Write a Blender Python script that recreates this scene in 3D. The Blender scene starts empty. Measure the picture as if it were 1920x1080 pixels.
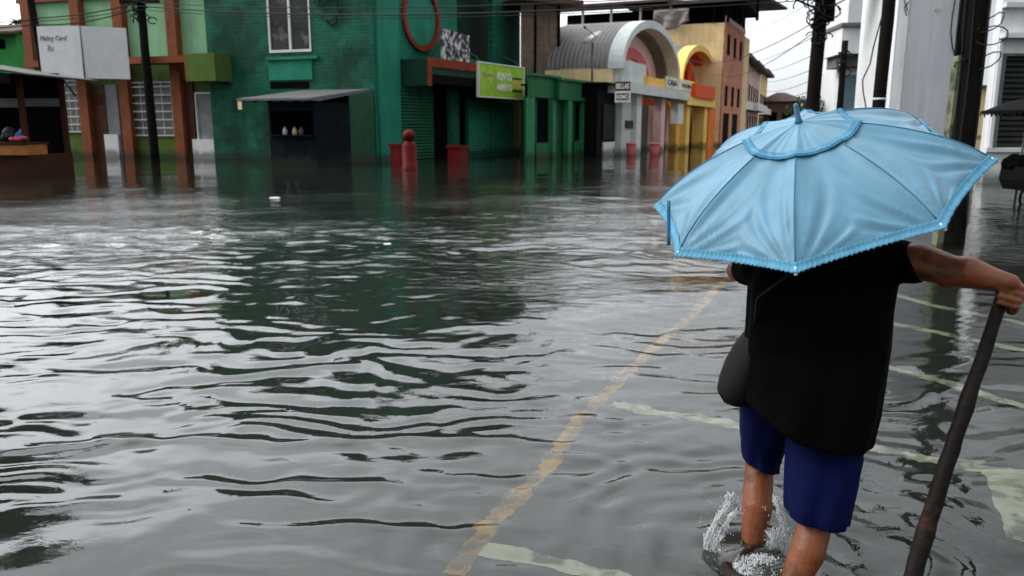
import bpy, bmesh, math, random
import numpy as np
from mathutils import Vector, Matrix
R = math.radians
random.seed(7)
sc = bpy.context.scene
COL = sc.collection

# ------------------------------------------------------------------ camera
FPX, HCAM = 1510.0, 1.5
TH = math.atan(302/1510)
CT, ST = math.cos(TH), math.sin(TH)
cd = bpy.data.cameras.new('camera')
cam = bpy.data.objects.new('camera', cd); COL.objects.link(cam)
cam.location = (0, 0, HCAM); cam.rotation_euler = (math.pi/2 - TH, 0, 0)
cd.sensor_width = 36; cd.lens = 36*FPX/1920; cd.clip_start = .05; cd.clip_end = 2000
cd.dof.use_dof = True; cd.dof.focus_distance = 3.0; cd.dof.aperture_fstop = 5.0
sc.camera = cam
sc.render.resolution_x = 1024; sc.render.resolution_y = 576

# ------------------------------------------------------------------ light: overcast
SUN_EL, SUN_AZ = 40, -94         # azimuth measured from +Y towards +X
w = bpy.data.worlds.new('World'); sc.world = w; w.use_nodes = True
nt = w.node_tree; nt.nodes.clear()
N = nt.nodes.new; L = nt.links.new
out = N('ShaderNodeOutputWorld'); bg = N('ShaderNodeBackground')
sky = N('ShaderNodeTexSky'); sky.sky_type = 'NISHITA'; sky.sun_disc = False
sky.sun_elevation = R(SUN_EL); sky.sun_rotation = R(SUN_AZ)
sky.dust_density = 4; sky.air_density = 1.0
tc = N('ShaderNodeTexCoord'); sep = N('ShaderNodeSeparateXYZ'); L(tc.outputs['Generated'], sep.inputs[0])
ramp = N('ShaderNodeValToRGB')   # cloud deck: paler overhead than at the horizon
ramp.color_ramp.elements[0].position = 0.0; ramp.color_ramp.elements[0].color = (7.4, 7.75, 8.0, 1)
ramp.color_ramp.elements[1].position = 0.9; ramp.color_ramp.elements[1].color = (16.5, 17.2, 18.0, 1)
L(sep.outputs['Z'], ramp.inputs[0])
mp = N('ShaderNodeMapping'); mp.inputs['Scale'].default_value = (1.6, 1.6, 4.5); L(tc.outputs['Generated'], mp.inputs[0])
nz = N('ShaderNodeTexNoise'); nz.inputs['Scale'].default_value = 1.7; nz.inputs['Detail'].default_value = 6; L(mp.outputs[0], nz.inputs['Vector'])
cr = N('ShaderNodeMapRange'); cr.inputs['From Min'].default_value = .3; cr.inputs['From Max'].default_value = .7
cr.inputs['To Min'].default_value = .74; cr.inputs['To Max'].default_value = 1.16; L(nz.outputs[0], cr.inputs[0])
mul = N('ShaderNodeVectorMath'); mul.operation = 'SCALE'; L(ramp.outputs[0], mul.inputs[0]); L(cr.outputs[0], mul.inputs['Scale'])
sdn = N('ShaderNodeVectorMath'); sdn.operation = 'DOT_PRODUCT'; L(tc.outputs['Generated'], sdn.inputs[0])    # brighter cloud at the left, set off the sun's bearing to brighten the water
sdn.inputs[1].default_value = (math.sin(R(-46))*math.cos(R(27)), math.cos(R(-46))*math.cos(R(27)), math.sin(R(27)))
sdr = N('ShaderNodeMapRange'); sdr.interpolation_type = 'SMOOTHSTEP'; sdr.inputs['From Min'].default_value = .15; sdr.inputs['From Max'].default_value = 1.0; sdr.inputs['To Min'].default_value = .62; sdr.inputs['To Max'].default_value = 2.3; L(sdn.outputs['Value'], sdr.inputs[0])
mul2 = N('ShaderNodeVectorMath'); mul2.operation = 'SCALE'; L(mul.outputs[0], mul2.inputs[0]); L(sdr.outputs[0], mul2.inputs['Scale'])
mx = N('ShaderNodeMix'); mx.data_type = 'RGBA'; mx.inputs['Factor'].default_value = .9
L(sky.outputs[0], mx.inputs['A']); L(mul2.outputs[0], mx.inputs['B'])
L(mx.outputs['Result'], bg.inputs['Color']); bg.inputs['Strength'].default_value = 0.135
L(bg.outputs[0], out.inputs[0])
sd = bpy.data.lights.new('sun', 'SUN'); sd.energy = 1.4; sd.angle = R(16); sd.color = (1, .96, .9)
so = bpy.data.objects.new('sun', sd); COL.objects.link(so)
dv = Vector((math.sin(R(SUN_AZ))*math.cos(R(SUN_EL)), math.cos(R(SUN_AZ))*math.cos(R(SUN_EL)), math.sin(R(SUN_EL))))
so.rotation_euler = dv.to_track_quat('Z', 'Y').to_euler(); so.location = (0, 0, 30)
sc.view_settings.view_transform = 'Standard'; sc.view_settings.look = 'None'
sc.view_settings.exposure = 0.0; sc.view_settings.gamma = 1.0
sc.cycles.max_bounces = 8; sc.cycles.caustics_refractive = True; sc.cycles.caustics_reflective = False
sc.cycles.sample_clamp_indirect = 4

# ------------------------------------------------------------------ projection helpers (sight line -> real place)
def ray(px, py):
    u = (px-960)/FPX; v = (540-py)/FPX
    return Vector((u, CT+v*ST, -ST+v*CT))
def gp(px, py, z=0.0):
    r = ray(px, py); k = (z-HCAM)/r.z
    return Vector((r.x*k, r.y*k, z))
def M(px, py, Y):
    r = ray(px, py); k = Y/r.y
    return Vector((r.x*k, Y, HCAM+r.z*k))
def vdir(vpx):
    r = ray(vpx, 238); v = Vector((r.x, r.y)); v.normalize(); return v
def bed(px, py, zb=-.27):
    g = gp(px, py); d = Vector((g.x, g.y)); el = math.atan2(HCAM, d.length)
    h = -zb*math.tan(math.asin(math.cos(el)/1.33)); d2 = d+d.normalized()*h
    return Vector((d2.x, d2.y, zb))

class Frame:      # upright plane: local x along the facade, local -y outward, z up
    def __init__(s, o, d):
        s.o = Vector((o[0], o[1], 0)); s.d = Vector((d[0], d[1], 0)).normalized()
        s.n = Vector((-s.d.y, s.d.x, 0))          # local +y
        s.m = Matrix.Translation(s.o) @ Matrix.Rotation(math.atan2(s.d.y, s.d.x), 4, 'Z')
    def uv(s, px, py, off=0.0):
        r = ray(px, py); o = s.o - s.n*off; c = Vector((0, 0, HCAM))
        k = (o-c).dot(s.n)/r.dot(s.n); p = c+r*k
        return (p-s.o).dot(s.d), p.z
    def rc(s, a, b, c, d, off=0.0):               # pixel rectangle -> x0,x1,z0,z1
        ym = (b+d)/2; xm = (a+c)/2
        return s.uv(a, ym, off)[0], s.uv(c, ym, off)[0], s.uv(xm, d, off)[1], s.uv(xm, b, off)[1]

# ------------------------------------------------------------------ mesh builder
class MB:
    def __init__(s): s.v = []; s.f = []; s.sm = []; s.seg = []
    def add(s, vs, fs, smooth=False):
        b = len(s.v); f0 = len(s.f); s.v += [tuple(p) for p in vs]; s.f += [tuple(i+b for i in f) for f in fs]; s.sm += [smooth]*len(fs)
        s.seg.append((b, len(s.v), f0, len(s.f))); return s
    def box(s, x0, x1, y0, y1, z0, z1):
        if x0 > x1: x0, x1 = x1, x0
        if y0 > y1: y0, y1 = y1, y0
        if z0 > z1: z0, z1 = z1, z0
        return s.add([(x0,y0,z0),(x1,y0,z0),(x1,y1,z0),(x0,y1,z0),(x0,y0,z1),(x1,y0,z1),(x1,y1,z1),(x0,y1,z1)],
              [(0,3,2,1),(4,5,6,7),(0,1,5,4),(1,2,6,5),(2,3,7,6),(3,0,4,7)])
    def prism(s, poly, z0, z1, axis='z'):          # poly of 2d points extruded
        n = len(poly)
        f = {'z': lambda p, h: (p[0], p[1], h), 'y': lambda p, h: (p[0], h, p[1]), 'x': lambda p, h: (h, p[0], p[1])}[axis]
        vs = [f(p, z0) for p in poly]+[f(p, z1) for p in poly]
        return s.add(vs, [tuple(range(n))[::-1], tuple(range(n, 2*n))]+[(i, (i+1) % n, n+(i+1) % n, n+i) for i in range(n)])
    def loft(s, rings, smooth=True, caps=True):
        n = len(rings[0]); vs = [p for r in rings for p in r]; fs = []
        for j in range(len(rings)-1):
            for i in range(n):
                fs.append((j*n+i, j*n+(i+1) % n, (j+1)*n+(i+1) % n, (j+1)*n+i))
        if caps: fs += [tuple(range(n))[::-1], tuple((len(rings)-1)*n+i for i in range(n))]
        return s.add(vs, fs, smooth)
    def tube(s, pts, rad, n=8, smooth=True):
        pts = [Vector(p) for p in pts]; rings = []
        if not hasattr(rad, '__len__'): rad = [rad]*len(pts)
        a = None
        for i, p in enumerate(pts):
            t = (pts[min(i+1, len(pts)-1)]-pts[max(i-1, 0)]).normalized()
            if a is None: a = t.cross(Vector((0, 0, 1)) if abs(t.z) < .8 else Vector((0, 1, 0)))
            a = (a-t*a.dot(t)).normalized(); b = t.cross(a)
            rings.append([p+(a*math.cos(2*math.pi*k/n)+b*math.sin(2*math.pi*k/n))*rad[i] for k in range(n)])
        return s.loft(rings, smooth)
    def ball(s, c, r, seg=14, rings=10, rot=None):
        if not hasattr(r, '__len__'): r = (r, r, r)
        vs = []; c = Vector(c)
        for j in range(1, rings):
            a = math.pi*j/rings
            for i in range(seg):
                b = 2*math.pi*i/seg; p = Vector((r[0]*math.sin(a)*math.cos(b), r[1]*math.sin(a)*math.sin(b), r[2]*math.cos(a)))
                if rot: p = rot @ p
                vs.append(c+p)
        top = Vector((0, 0, r[2])); 
        if rot: top = rot @ top
        vs += [c+top, c-top]; nt_ = len(vs)-2; fs = []
        for j in range(rings-2):
            for i in range(seg): fs.append((j*seg+i, (j+1)*seg+i, (j+1)*seg+(i+1) % seg, j*seg+(i+1) % seg))
        for i in range(seg):
            fs.append((nt_, i, (i+1) % seg)); fs.append((nt_+1, (rings-2)*seg+(i+1) % seg, (rings-2)*seg+i))
        return s.add(vs, fs, True)
    def slats(s, x0, x1, z0, z1, y, n, d=.02):     # corrugated shutter facing -y
        n = max(2, int(n)); pr = []
        for i in range(n):
            a = z0+(z1-z0)*i/n; h = (z1-z0)/n
            pr += [(y, a+h*.02), (y-d, a+h*.3), (y-d, a+h*.7), (y, a+h*.98)]
        pr += [(y+.05, z1), (y+.05, z0)]
        k = len(pr); vs = [(x0, p[0], p[1]) for p in pr]+[(x1, p[0], p[1]) for p in pr]
        fs = [(i, (i+1), k+i+1, k+i) for i in range(k-3)]
        return s.add(vs, fs)
    def each(s, name, mat, parent=None, frame=None):
        for v0, v1, f0, f1 in s.seg:
            q = MB(); q.v = s.v[v0:v1]; q.f = [tuple(i-v0 for i in f) for f in s.f[f0:f1]]; q.sm = s.sm[f0:f1]; q.build(name, mat, parent, frame)
    def build(s, name, mat, parent=None, frame=None):
        me = bpy.data.meshes.new(name); me.from_pydata(s.v, [], s.f); me.update()
        for p, q in zip(me.polygons, s.sm): p.use_smooth = q
        bm = bmesh.new(); bm.from_mesh(me); bmesh.ops.recalc_face_normals(bm, faces=bm.faces); bm.to_mesh(me); bm.free()
        o = bpy.data.objects.new(name, me); COL.objects.link(o); me.materials.append(mat)
        fm = frame.m if isinstance(frame, Frame) else frame
        if parent is not None:
            o.parent = parent
            if fm is not None: o.matrix_local = root_m[parent.name].inverted() @ fm
        elif fm is not None: o.matrix_world = fm
        return o
root_m = {}
def tag(o, label=None, cat=None, group=None, kind=None):
    if label: o['label'] = label
    if cat: o['category'] = cat
    if group: o['group'] = group
    if kind: o['kind'] = kind
    return o
def thing(name, label, cat, frame=None, group=None):
    o = bpy.data.objects.new(name, None); COL.objects.link(o)
    m = frame.m if isinstance(frame, Frame) else (frame if frame is not None else Matrix())
    o.matrix_world = m; o.empty_display_size = .3; root_m[o.name] = m.copy()
    return tag(o, label, cat, group)
def at(p): return Matrix.Translation(Vector(p))

# ------------------------------------------------------------------ materials
def mat(name, col, rough=.7, var=.25, scale=1.5, bump=.15, bscale=25, brick=None, stain=.0, spec=.11, metal=0, col2=None, c2amt=.5, c2scale=3):
    m = bpy.data.materials.new(name); m.use_nodes = True; nt = m.node_tree; n = nt.nodes; l = nt.links
    b = n['Principled BSDF']; b.inputs['Roughness'].default_value = rough; b.inputs['Metallic'].default_value = metal
    b.inputs['Specular IOR Level'].default_value = spec
    tc = n.new('ShaderNodeTexCoord'); geo = n.new('ShaderNodeNewGeometry')
    base = n.new('ShaderNodeRGB'); base.outputs[0].default_value = (*col, 1); cur = base.outputs[0]
    if col2:
        z = n.new('ShaderNodeTexNoise'); z.inputs['Scale'].default_value = c2scale; z.inputs['Detail'].default_value = 8; z.inputs['Roughness'].default_value = .65
        l.new(tc.outputs['Object'], z.inputs['Vector'])
        mr = n.new('ShaderNodeMapRange'); mr.inputs[1].default_value = .62-c2amt*.35; mr.inputs[2].default_value = .7-c2amt*.25; l.new(z.outputs[0], mr.inputs[0])
        mm = n.new('ShaderNodeMix'); mm.data_type = 'RGBA'; l.new(mr.outputs[0], mm.inputs['Factor']); l.new(cur, mm.inputs['A']); mm.inputs['B'].default_value = (*col2, 1); cur = mm.outputs['Result']
    z = n.new('ShaderNodeTexNoise'); z.inputs['Scale'].default_value = scale; z.inputs['Detail'].default_value = 9; z.inputs['Roughness'].default_value = .62
    l.new(tc.outputs['Object'], z.inputs['Vector'])
    mr = n.new('ShaderNodeMapRange'); mr.inputs[1].default_value = .3; mr.inputs[2].default_value = .7; mr.inputs[3].default_value = 1-var; mr.inputs[4].default_value = 1+var
    l.new(z.outputs[0], mr.inputs[0])
    vm = n.new('ShaderNodeVectorMath'); vm.operation = 'SCALE'; l.new(cur, vm.inputs[0]); l.new(mr.outputs[0], vm.inputs['Scale']); cur = vm.outputs[0]
    if stain:   # rain streaks running down the wall
        mp = n.new('ShaderNodeMapping'); mp.inputs['Scale'].default_value = (2.2, 2.2, .18); l.new(tc.outputs['Object'], mp.inputs[0])
        z2 = n.new('ShaderNodeTexNoise'); z2.inputs['Scale'].default_value = 1.5; z2.inputs['Detail'].default_value = 7; z2.inputs['Roughness'].default_value = .7; l.new(mp.outputs[0], z2.inputs['Vector'])
        m2 = n.new('ShaderNodeMapRange'); m2.inputs[1].default_value = .45; m2.inputs[2].default_value = .75; m2.inputs[3].default_value = 0; m2.inputs[4].default_value = stain; l.new(z2.outputs[0], m2.inputs[0])
        mm = n.new('ShaderNodeMix'); mm.data_type = 'RGBA'; l.new(m2.outputs[0], mm.inputs['Factor']); l.new(cur, mm.inputs['A']); mm.inputs['B'].default_value = (.03, .03, .025, 1); cur = mm.outputs['Result']
    if stain:   # damp, grimy tide band left by the flood
        sz = n.new('ShaderNodeSeparateXYZ'); l.new(geo.outputs['Position'], sz.inputs[0])
        zt_ = n.new('ShaderNodeMath'); zt_.operation = 'MULTIPLY_ADD'; l.new(z.outputs[0], zt_.inputs[0]); zt_.inputs[1].default_value = -.9; l.new(sz.outputs['Z'], zt_.inputs[2])
        m3 = n.new('ShaderNodeMapRange'); m3.inputs[1].default_value = -.30; m3.inputs[2].default_value = -.02; m3.inputs[3].default_value = .72; m3.inputs[4].default_value = 0; l.new(zt_.outputs[0], m3.inputs[0])
        mm = n.new('ShaderNodeMix'); mm.data_type = 'RGBA'; l.new(m3.outputs[0], mm.inputs['Factor']); l.new(cur, mm.inputs['A']); mm.inputs['B'].default_value = (.022, .024, .016, 1); cur = mm.outputs['Result']
    h = None
    if bump:
        z3 = n.new('ShaderNodeTexNoise'); z3.inputs['Scale'].default_value = bscale; z3.inputs['Detail'].default_value = 6; l.new(tc.outputs['Object'], z3.inputs['Vector']); h = z3.outputs[0]
    bd = .01
    if brick:
        s3 = n.new('ShaderNodeSeparateXYZ'); l.new(tc.outputs['Object'], s3.inputs[0]); c3 = n.new('ShaderNodeCombineXYZ'); l.new(s3.outputs['X'], c3.inputs['X']); l.new(s3.outputs['Z'], c3.inputs['Y'])
        bt = n.new('ShaderNodeTexBrick'); bt.inputs['Scale'].default_value = 1; bt.inputs['Brick Width'].default_value = brick[0]; bt.inputs['Row Height'].default_value = brick[1]
        bt.inputs['Mortar Size'].default_value = .018; bt.inputs['Mortar Smooth'].default_value = .4
        bt.inputs['Color1'].default_value = (1, 1, 1, 1); bt.inputs['Color2'].default_value = (.8, .8, .8, 1); bt.inputs['Mortar'].default_value = (.62, .62, .62, 1)
        l.new(c3.outputs[0], bt.inputs['Vector'])
        mm = n.new('ShaderNodeMix'); mm.data_type = 'RGBA'; mm.blend_type = 'MULTIPLY'; mm.inputs['Factor'].default_value = .85; l.new(cur, mm.inputs['A']); l.new(bt.outputs['Color'], mm.inputs['B']); cur = mm.outputs['Result']
        ad = n.new('ShaderNodeMath'); ad.operation = 'MULTIPLY_ADD'; l.new(bt.outputs['Fac'], ad.inputs[0]); ad.inputs[1].default_value = -1.0
        if h: l.new(h, ad.inputs[2])
        h = ad.outputs[0]; bd = .03
    if h:
        bp = n.new('ShaderNodeBump'); bp.inputs['Strength'].default_value = max(bump, .5 if brick else 0); bp.inputs['Distance'].default_value = bd; l.new(h, bp.inputs['Height']); l.new(bp.outputs[0], b.inputs['Normal'])
    l.new(cur, b.inputs['Base Color'])
    return m
K = {}
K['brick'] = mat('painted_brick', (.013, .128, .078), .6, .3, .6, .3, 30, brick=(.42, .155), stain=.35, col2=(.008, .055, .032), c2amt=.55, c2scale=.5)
K['teal'] = mat('teal_paint', (.018, .19, .12), .55, .2, 1, .2, 20, stain=.3)
K['brick_lit'] = mat('painted_brick_lit_side', (.017, .18, .115), .6, .25, .6, .3, 30, brick=(.42, .155), stain=.25)  # lighter than the square side: its daylight is put into the colour
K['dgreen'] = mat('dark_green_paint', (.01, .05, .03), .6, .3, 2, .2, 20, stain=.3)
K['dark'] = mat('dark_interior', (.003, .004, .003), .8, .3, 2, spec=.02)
K['black'] = mat('black', (.004, .004, .004), .7, .3, 4, spec=.04)
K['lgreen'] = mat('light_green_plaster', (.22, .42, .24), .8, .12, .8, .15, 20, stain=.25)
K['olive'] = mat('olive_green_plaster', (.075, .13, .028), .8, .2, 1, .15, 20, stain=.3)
K['brown'] = mat('terracotta_paint', (.20, .062, .025), .6, .25, 1.2, .15, 20, stain=.3)
K['dbrown'] = mat('dark_brown_door', (.055, .02, .01), .5, .3, 2)
K['white'] = mat('white_paint', (.62, .62, .62), .6, .08, 1.5, .05, 20, stain=.1)
K['grille'] = mat('white_metal_bars', (.6, .62, .62), .5, .1, 3, .05)
K['glass'] = mat('grey_glass', (.09, .10, .10), .15, .3, .8, .0, spec=.6)
K['dglass'] = mat('dark_glass', (.012, .012, .012), .12, .4, .9, .0, spec=.5, col2=(.10, .09, .09), c2amt=.25, c2scale=1.4)
K['redbrown'] = mat('redbrown_trim', (.20, .035, .02), .6, .25, 2)
K['red'] = mat('red_paint', (.085, .002, .002), .5, .3, 4)
K['shut'] = mat('green_shutter', (.08, .46, .30), .5, .2, 2, .1, 15, stain=.25)
K['dshut'] = mat('dark_green_shutter', (.022, .11, .06), .5, .25, 2, .1)
K['cream'] = mat('cream_plaster', (.76, .58, .32), .8, .15, 1, .1, 20, stain=.25)
K['yellow'] = mat('yellow_plaster', (.80, .46, .10), .7, .12, 1, .1, 20, stain=.12)
K['yellow2'] = mat('bright_yellow_plaster', (.85, .56, .15), .7, .12, 1, .1, 20, stain=.1)
K['orange'] = mat('orange_plaster', (.75, .20, .04), .7, .15, 1, .1)
K['rorange'] = mat('red_orange_plaster', (.65, .07, .012), .6, .15, 1, .1)
K['gbwall'] = mat('concrete_block', (.16, .12, .09), .9, .25, 1, .3, 15, stain=.7, brick=(.9, .45))
K['ggray'] = mat('greygreen_plaster', (.52, .55, .53), .8, .12, 1, .1, stain=.15)
K['pink'] = mat('pink_plaster', (.68, .46, .43), .8, .12, 1.5, .1, stain=.2)
K['pinkred'] = mat('pinkred_paint', (.48, .12, .12), .7, .15, 1.5)
K['salmon'] = mat('salmon_plaster', (.62, .26, .17), .8, .2, 1, .2, brick=(1.2, .5), stain=.3)
K['roofgray'] = mat('corrugated_grey_roof', (.17, .16, .15), .5, .2, .7, .1, stain=.2)
K['brownroof'] = mat('rusty_roof', (.085, .055, .045), .8, .3, .8, .3, stain=.3)
K['sgreen'] = mat('booth_green', (.012, .115, .04), .5, .25, 1.5, .1, stain=.3)
K['sdgreen'] = mat('booth_dark_green', (.008, .06, .028), .5, .25, 1.5, .1)
K['pole'] = mat('tarred_wood', (.008, .007, .006), .8, .35, 3, .5, 30, spec=.05)
K['polepale'] = mat('mossy_concrete', (.16, .17, .11), .9, .35, 3, .4, 20, col2=(.05, .06, .03), c2amt=.45, c2scale=4)
K['lime'] = mat('lime_sign', (.27, .50, .045), .5, .1, 2, .0, col2=(.40, .58, .12), c2amt=.35, c2scale=1.2)
K['wwall'] = mat('white_plaster_wall', (.74, .74, .77), .85, .07, .5, .15, 12, stain=.22)
K['wwall2'] = mat('white_plaster_wall_side', (.70, .71, .70), .85, .08, .6, .15, 12, stain=.3)
K['graymetal'] = mat('grey_metal', (.12, .12, .125), .45, .2, 2, .1, stain=.25)
K['navy'] = mat('navy_panel', (.003, .006, .010), .6, .3, 2, spec=.05, stain=.3)
K['bluegrey'] = mat('bluegrey_door', (.11, .17, .20), .5, .15, 2)
K['wood'] = mat('weathered_wood', (.30, .12, .035), .7, .3, 3, .2)
K['dwood'] = mat('dark_wood', (.035, .012, .006), .7, .3, 3, .2)
K['tarp'] = mat('old_tarp', (.22, .19, .18), .7, .25, 1, .2)
K['leafdark'] = mat('leaves', (.035, .06, .02), .6, .5, 2, .0)
K['fabricblack'] = mat('black_cloth', (.0022, .0022, .0024), .95, .3, 5, .3, 200, spec=.03)
K['navyshort'] = mat('navy_cloth', (.0028, .0048, .036), .85, .2, 6, .3, 160, spec=.06)
K['bag'] = mat('black_bag_nylon', (.006, .006, .006), .7, .3, 6, .3, 120, spec=.08)
K['skin'] = mat('skin', (.17, .050, .016), .42, .22, 8, .3, 45, spec=.3, col2=(.085, .026, .010), c2amt=.35, c2scale=9)
K['hair'] = mat('hair', (.01, .008, .006), .6, .3, 60, .6, 200)
K['nail'] = mat('nail', (.45, .24, .18), .35, .1, 8, 0)
K['stick'] = mat('wet_dark_wood', (.008, .006, .005), .6, .4, 6, .9, 22, col2=(.05, .02, .012), c2amt=.12, c2scale=5)
K['wire'] = mat('black_cable', (.012, .012, .013), .6, .2, 3, 0)
K['letterw'] = mat('white_letters', (.75, .75, .7), .6, .1, 3, 0)
K['letterd'] = mat('dark_letters', (.03, .035, .03), .6, .1, 3, 0)
K['letterp'] = mat('pink_letters', (.5, .25, .2), .6, .1, 3, 0)
K['metal'] = mat('steel', (.35, .36, .38), .3, .1, 5, 0, metal=.9)

# ------------------------------------------------------------------ text helper
def text(s, size_w, size_h, mat_, parent, frame, x, y, z, name='lettering', bold=.0, shear=0):
    cu = bpy.data.curves.new('t', 'FONT'); cu.body = s; cu.extrude = .01; cu.align_x = 'CENTER'; cu.align_y = 'CENTER'; cu.offset = bold; cu.shear = shear
    o = bpy.data.objects.new('t', cu); COL.objects.link(o)
    dg = bpy.context.evaluated_depsgraph_get(); me = bpy.data.meshes.new_from_object(o.evaluated_get(dg)); bpy.data.objects.remove(o)
    xs = [v.co.x for v in me.vertices]; ys = [v.co.y for v in me.vertices]; kx = size_w/(max(xs)-min(xs)); ky = size_h/(max(ys)-min(ys))
    cx = (max(xs)+min(xs))/2; cy = (max(ys)+min(ys))/2
    for v in me.vertices:
        a, b, c = v.co; v.co = (x+(a-cx)*kx, y-c, z+(b-cy)*ky)
    me.materials.clear(); me.materials.append(mat_)
    t = bpy.data.objects.new(name, me); COL.objects.link(t); t.parent = parent
    t.matrix_local = root_m[parent.name].inverted() @ (frame.m if isinstance(frame, Frame) else frame)
    return t

# ================================================================== GROUND
ZB = -.27
def ground_mat():
    m = mat('wet_asphalt', (.036, .037, .034), .6, .35, 1.2, .3, 30, col2=(.028, .03, .026), c2amt=.5, c2scale=1.5)
    return m
g = MB().add([(-400, -60, ZB), (400, -60, ZB), (400, 700, ZB), (-400, 700, ZB)], [(0, 1, 2, 3)])
tag(g.build('road', ground_mat()), kind='structure')
K['yline'] = mat('worn_yellow_road_paint', (.70, .35, .04), .7, .25, 5, .2, 30, col2=(.16, .11, .05), c2amt=.55, c2scale=7)
K['wline'] = mat('worn_white_road_paint', (.74, .74, .58), .7, .2, 4, .2, 30, col2=(.20, .20, .16), c2amt=.38, c2scale=6)
def strip(name, pts, wd, m, dz=.004):
    vs = []; fs = []; P = []
    for a, b in zip(pts[:-1], pts[1:]):
        k = max(2, int((b-a).length/.025))
        for i in range(k): P.append(a.lerp(b, i/k))
    P.append(pts[-1]); rr = random.Random(len(P))
    for i, p in enumerate(P):
        t = (P[min(i+1, len(P)-1)]-P[max(i-1, 0)]); t = Vector((t.x, t.y, 0)).normalized(); nn = Vector((-t.y, t.x, 0))
        ww = wd*(.5+rr.uniform(-.09, .07))
        vs += [p+nn*ww+Vector((0, 0, dz)), p-nn*ww+Vector((0, 0, dz))]
    fs = [(2*i, 2*i+1, 2*i+3, 2*i+2) for i in range(len(P)-1)]
    return tag(MB().add(vs, fs).build(name, m), kind='structure')
strip('yellow_road_line', [bed(x, y) for x, y in [(850, 1078), (905, 1000), (1022, 880), (1085, 790), (1170, 705), (1250, 630), (1320, 565), (1380, 510)]], .088, K['yline'])
strip('white_road_line', [bed(x, y) for x, y in [(905, 1030), (1010, 1052), (1140, 1085), (1300, 1140)]], .105, K['wline'], .008)
strip('white_road_line', [bed(x, y) for x, y in [(1150, 758), (1260, 778), (1385, 800), (1500, 818), (1660, 848), (1790, 870), (1990, 900)]], .10, K['wline'], .008)
strip('white_road_line', [bed(x, y) for x, y in [(1640, 683), (1720, 705), (1800, 728), (1990, 790)]], .10, K['wline'], .008)
strip('white_road_line', [bed(x, y) for x, y in [(1650, 600), (1760, 622), (1850, 642), (2000, 676)]], .105, K['wline'], .008)
strip('white_road_line', [bed(x, y) for x, y in [(1660, 548), (1750, 572), (1850, 592), (1990, 620)]], .105, K['wline'], .008)
pp = [bed(*p) for p in [(1842, 884), (2050, 880), (2080, 1060), (1890, 1008), (1868, 960)]]
tag(MB().add([p+Vector((0, 0, .012)) for p in pp], [tuple(range(5))[::-1]]).build('white_road_patch', K['wline']), kind='structure')

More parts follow.
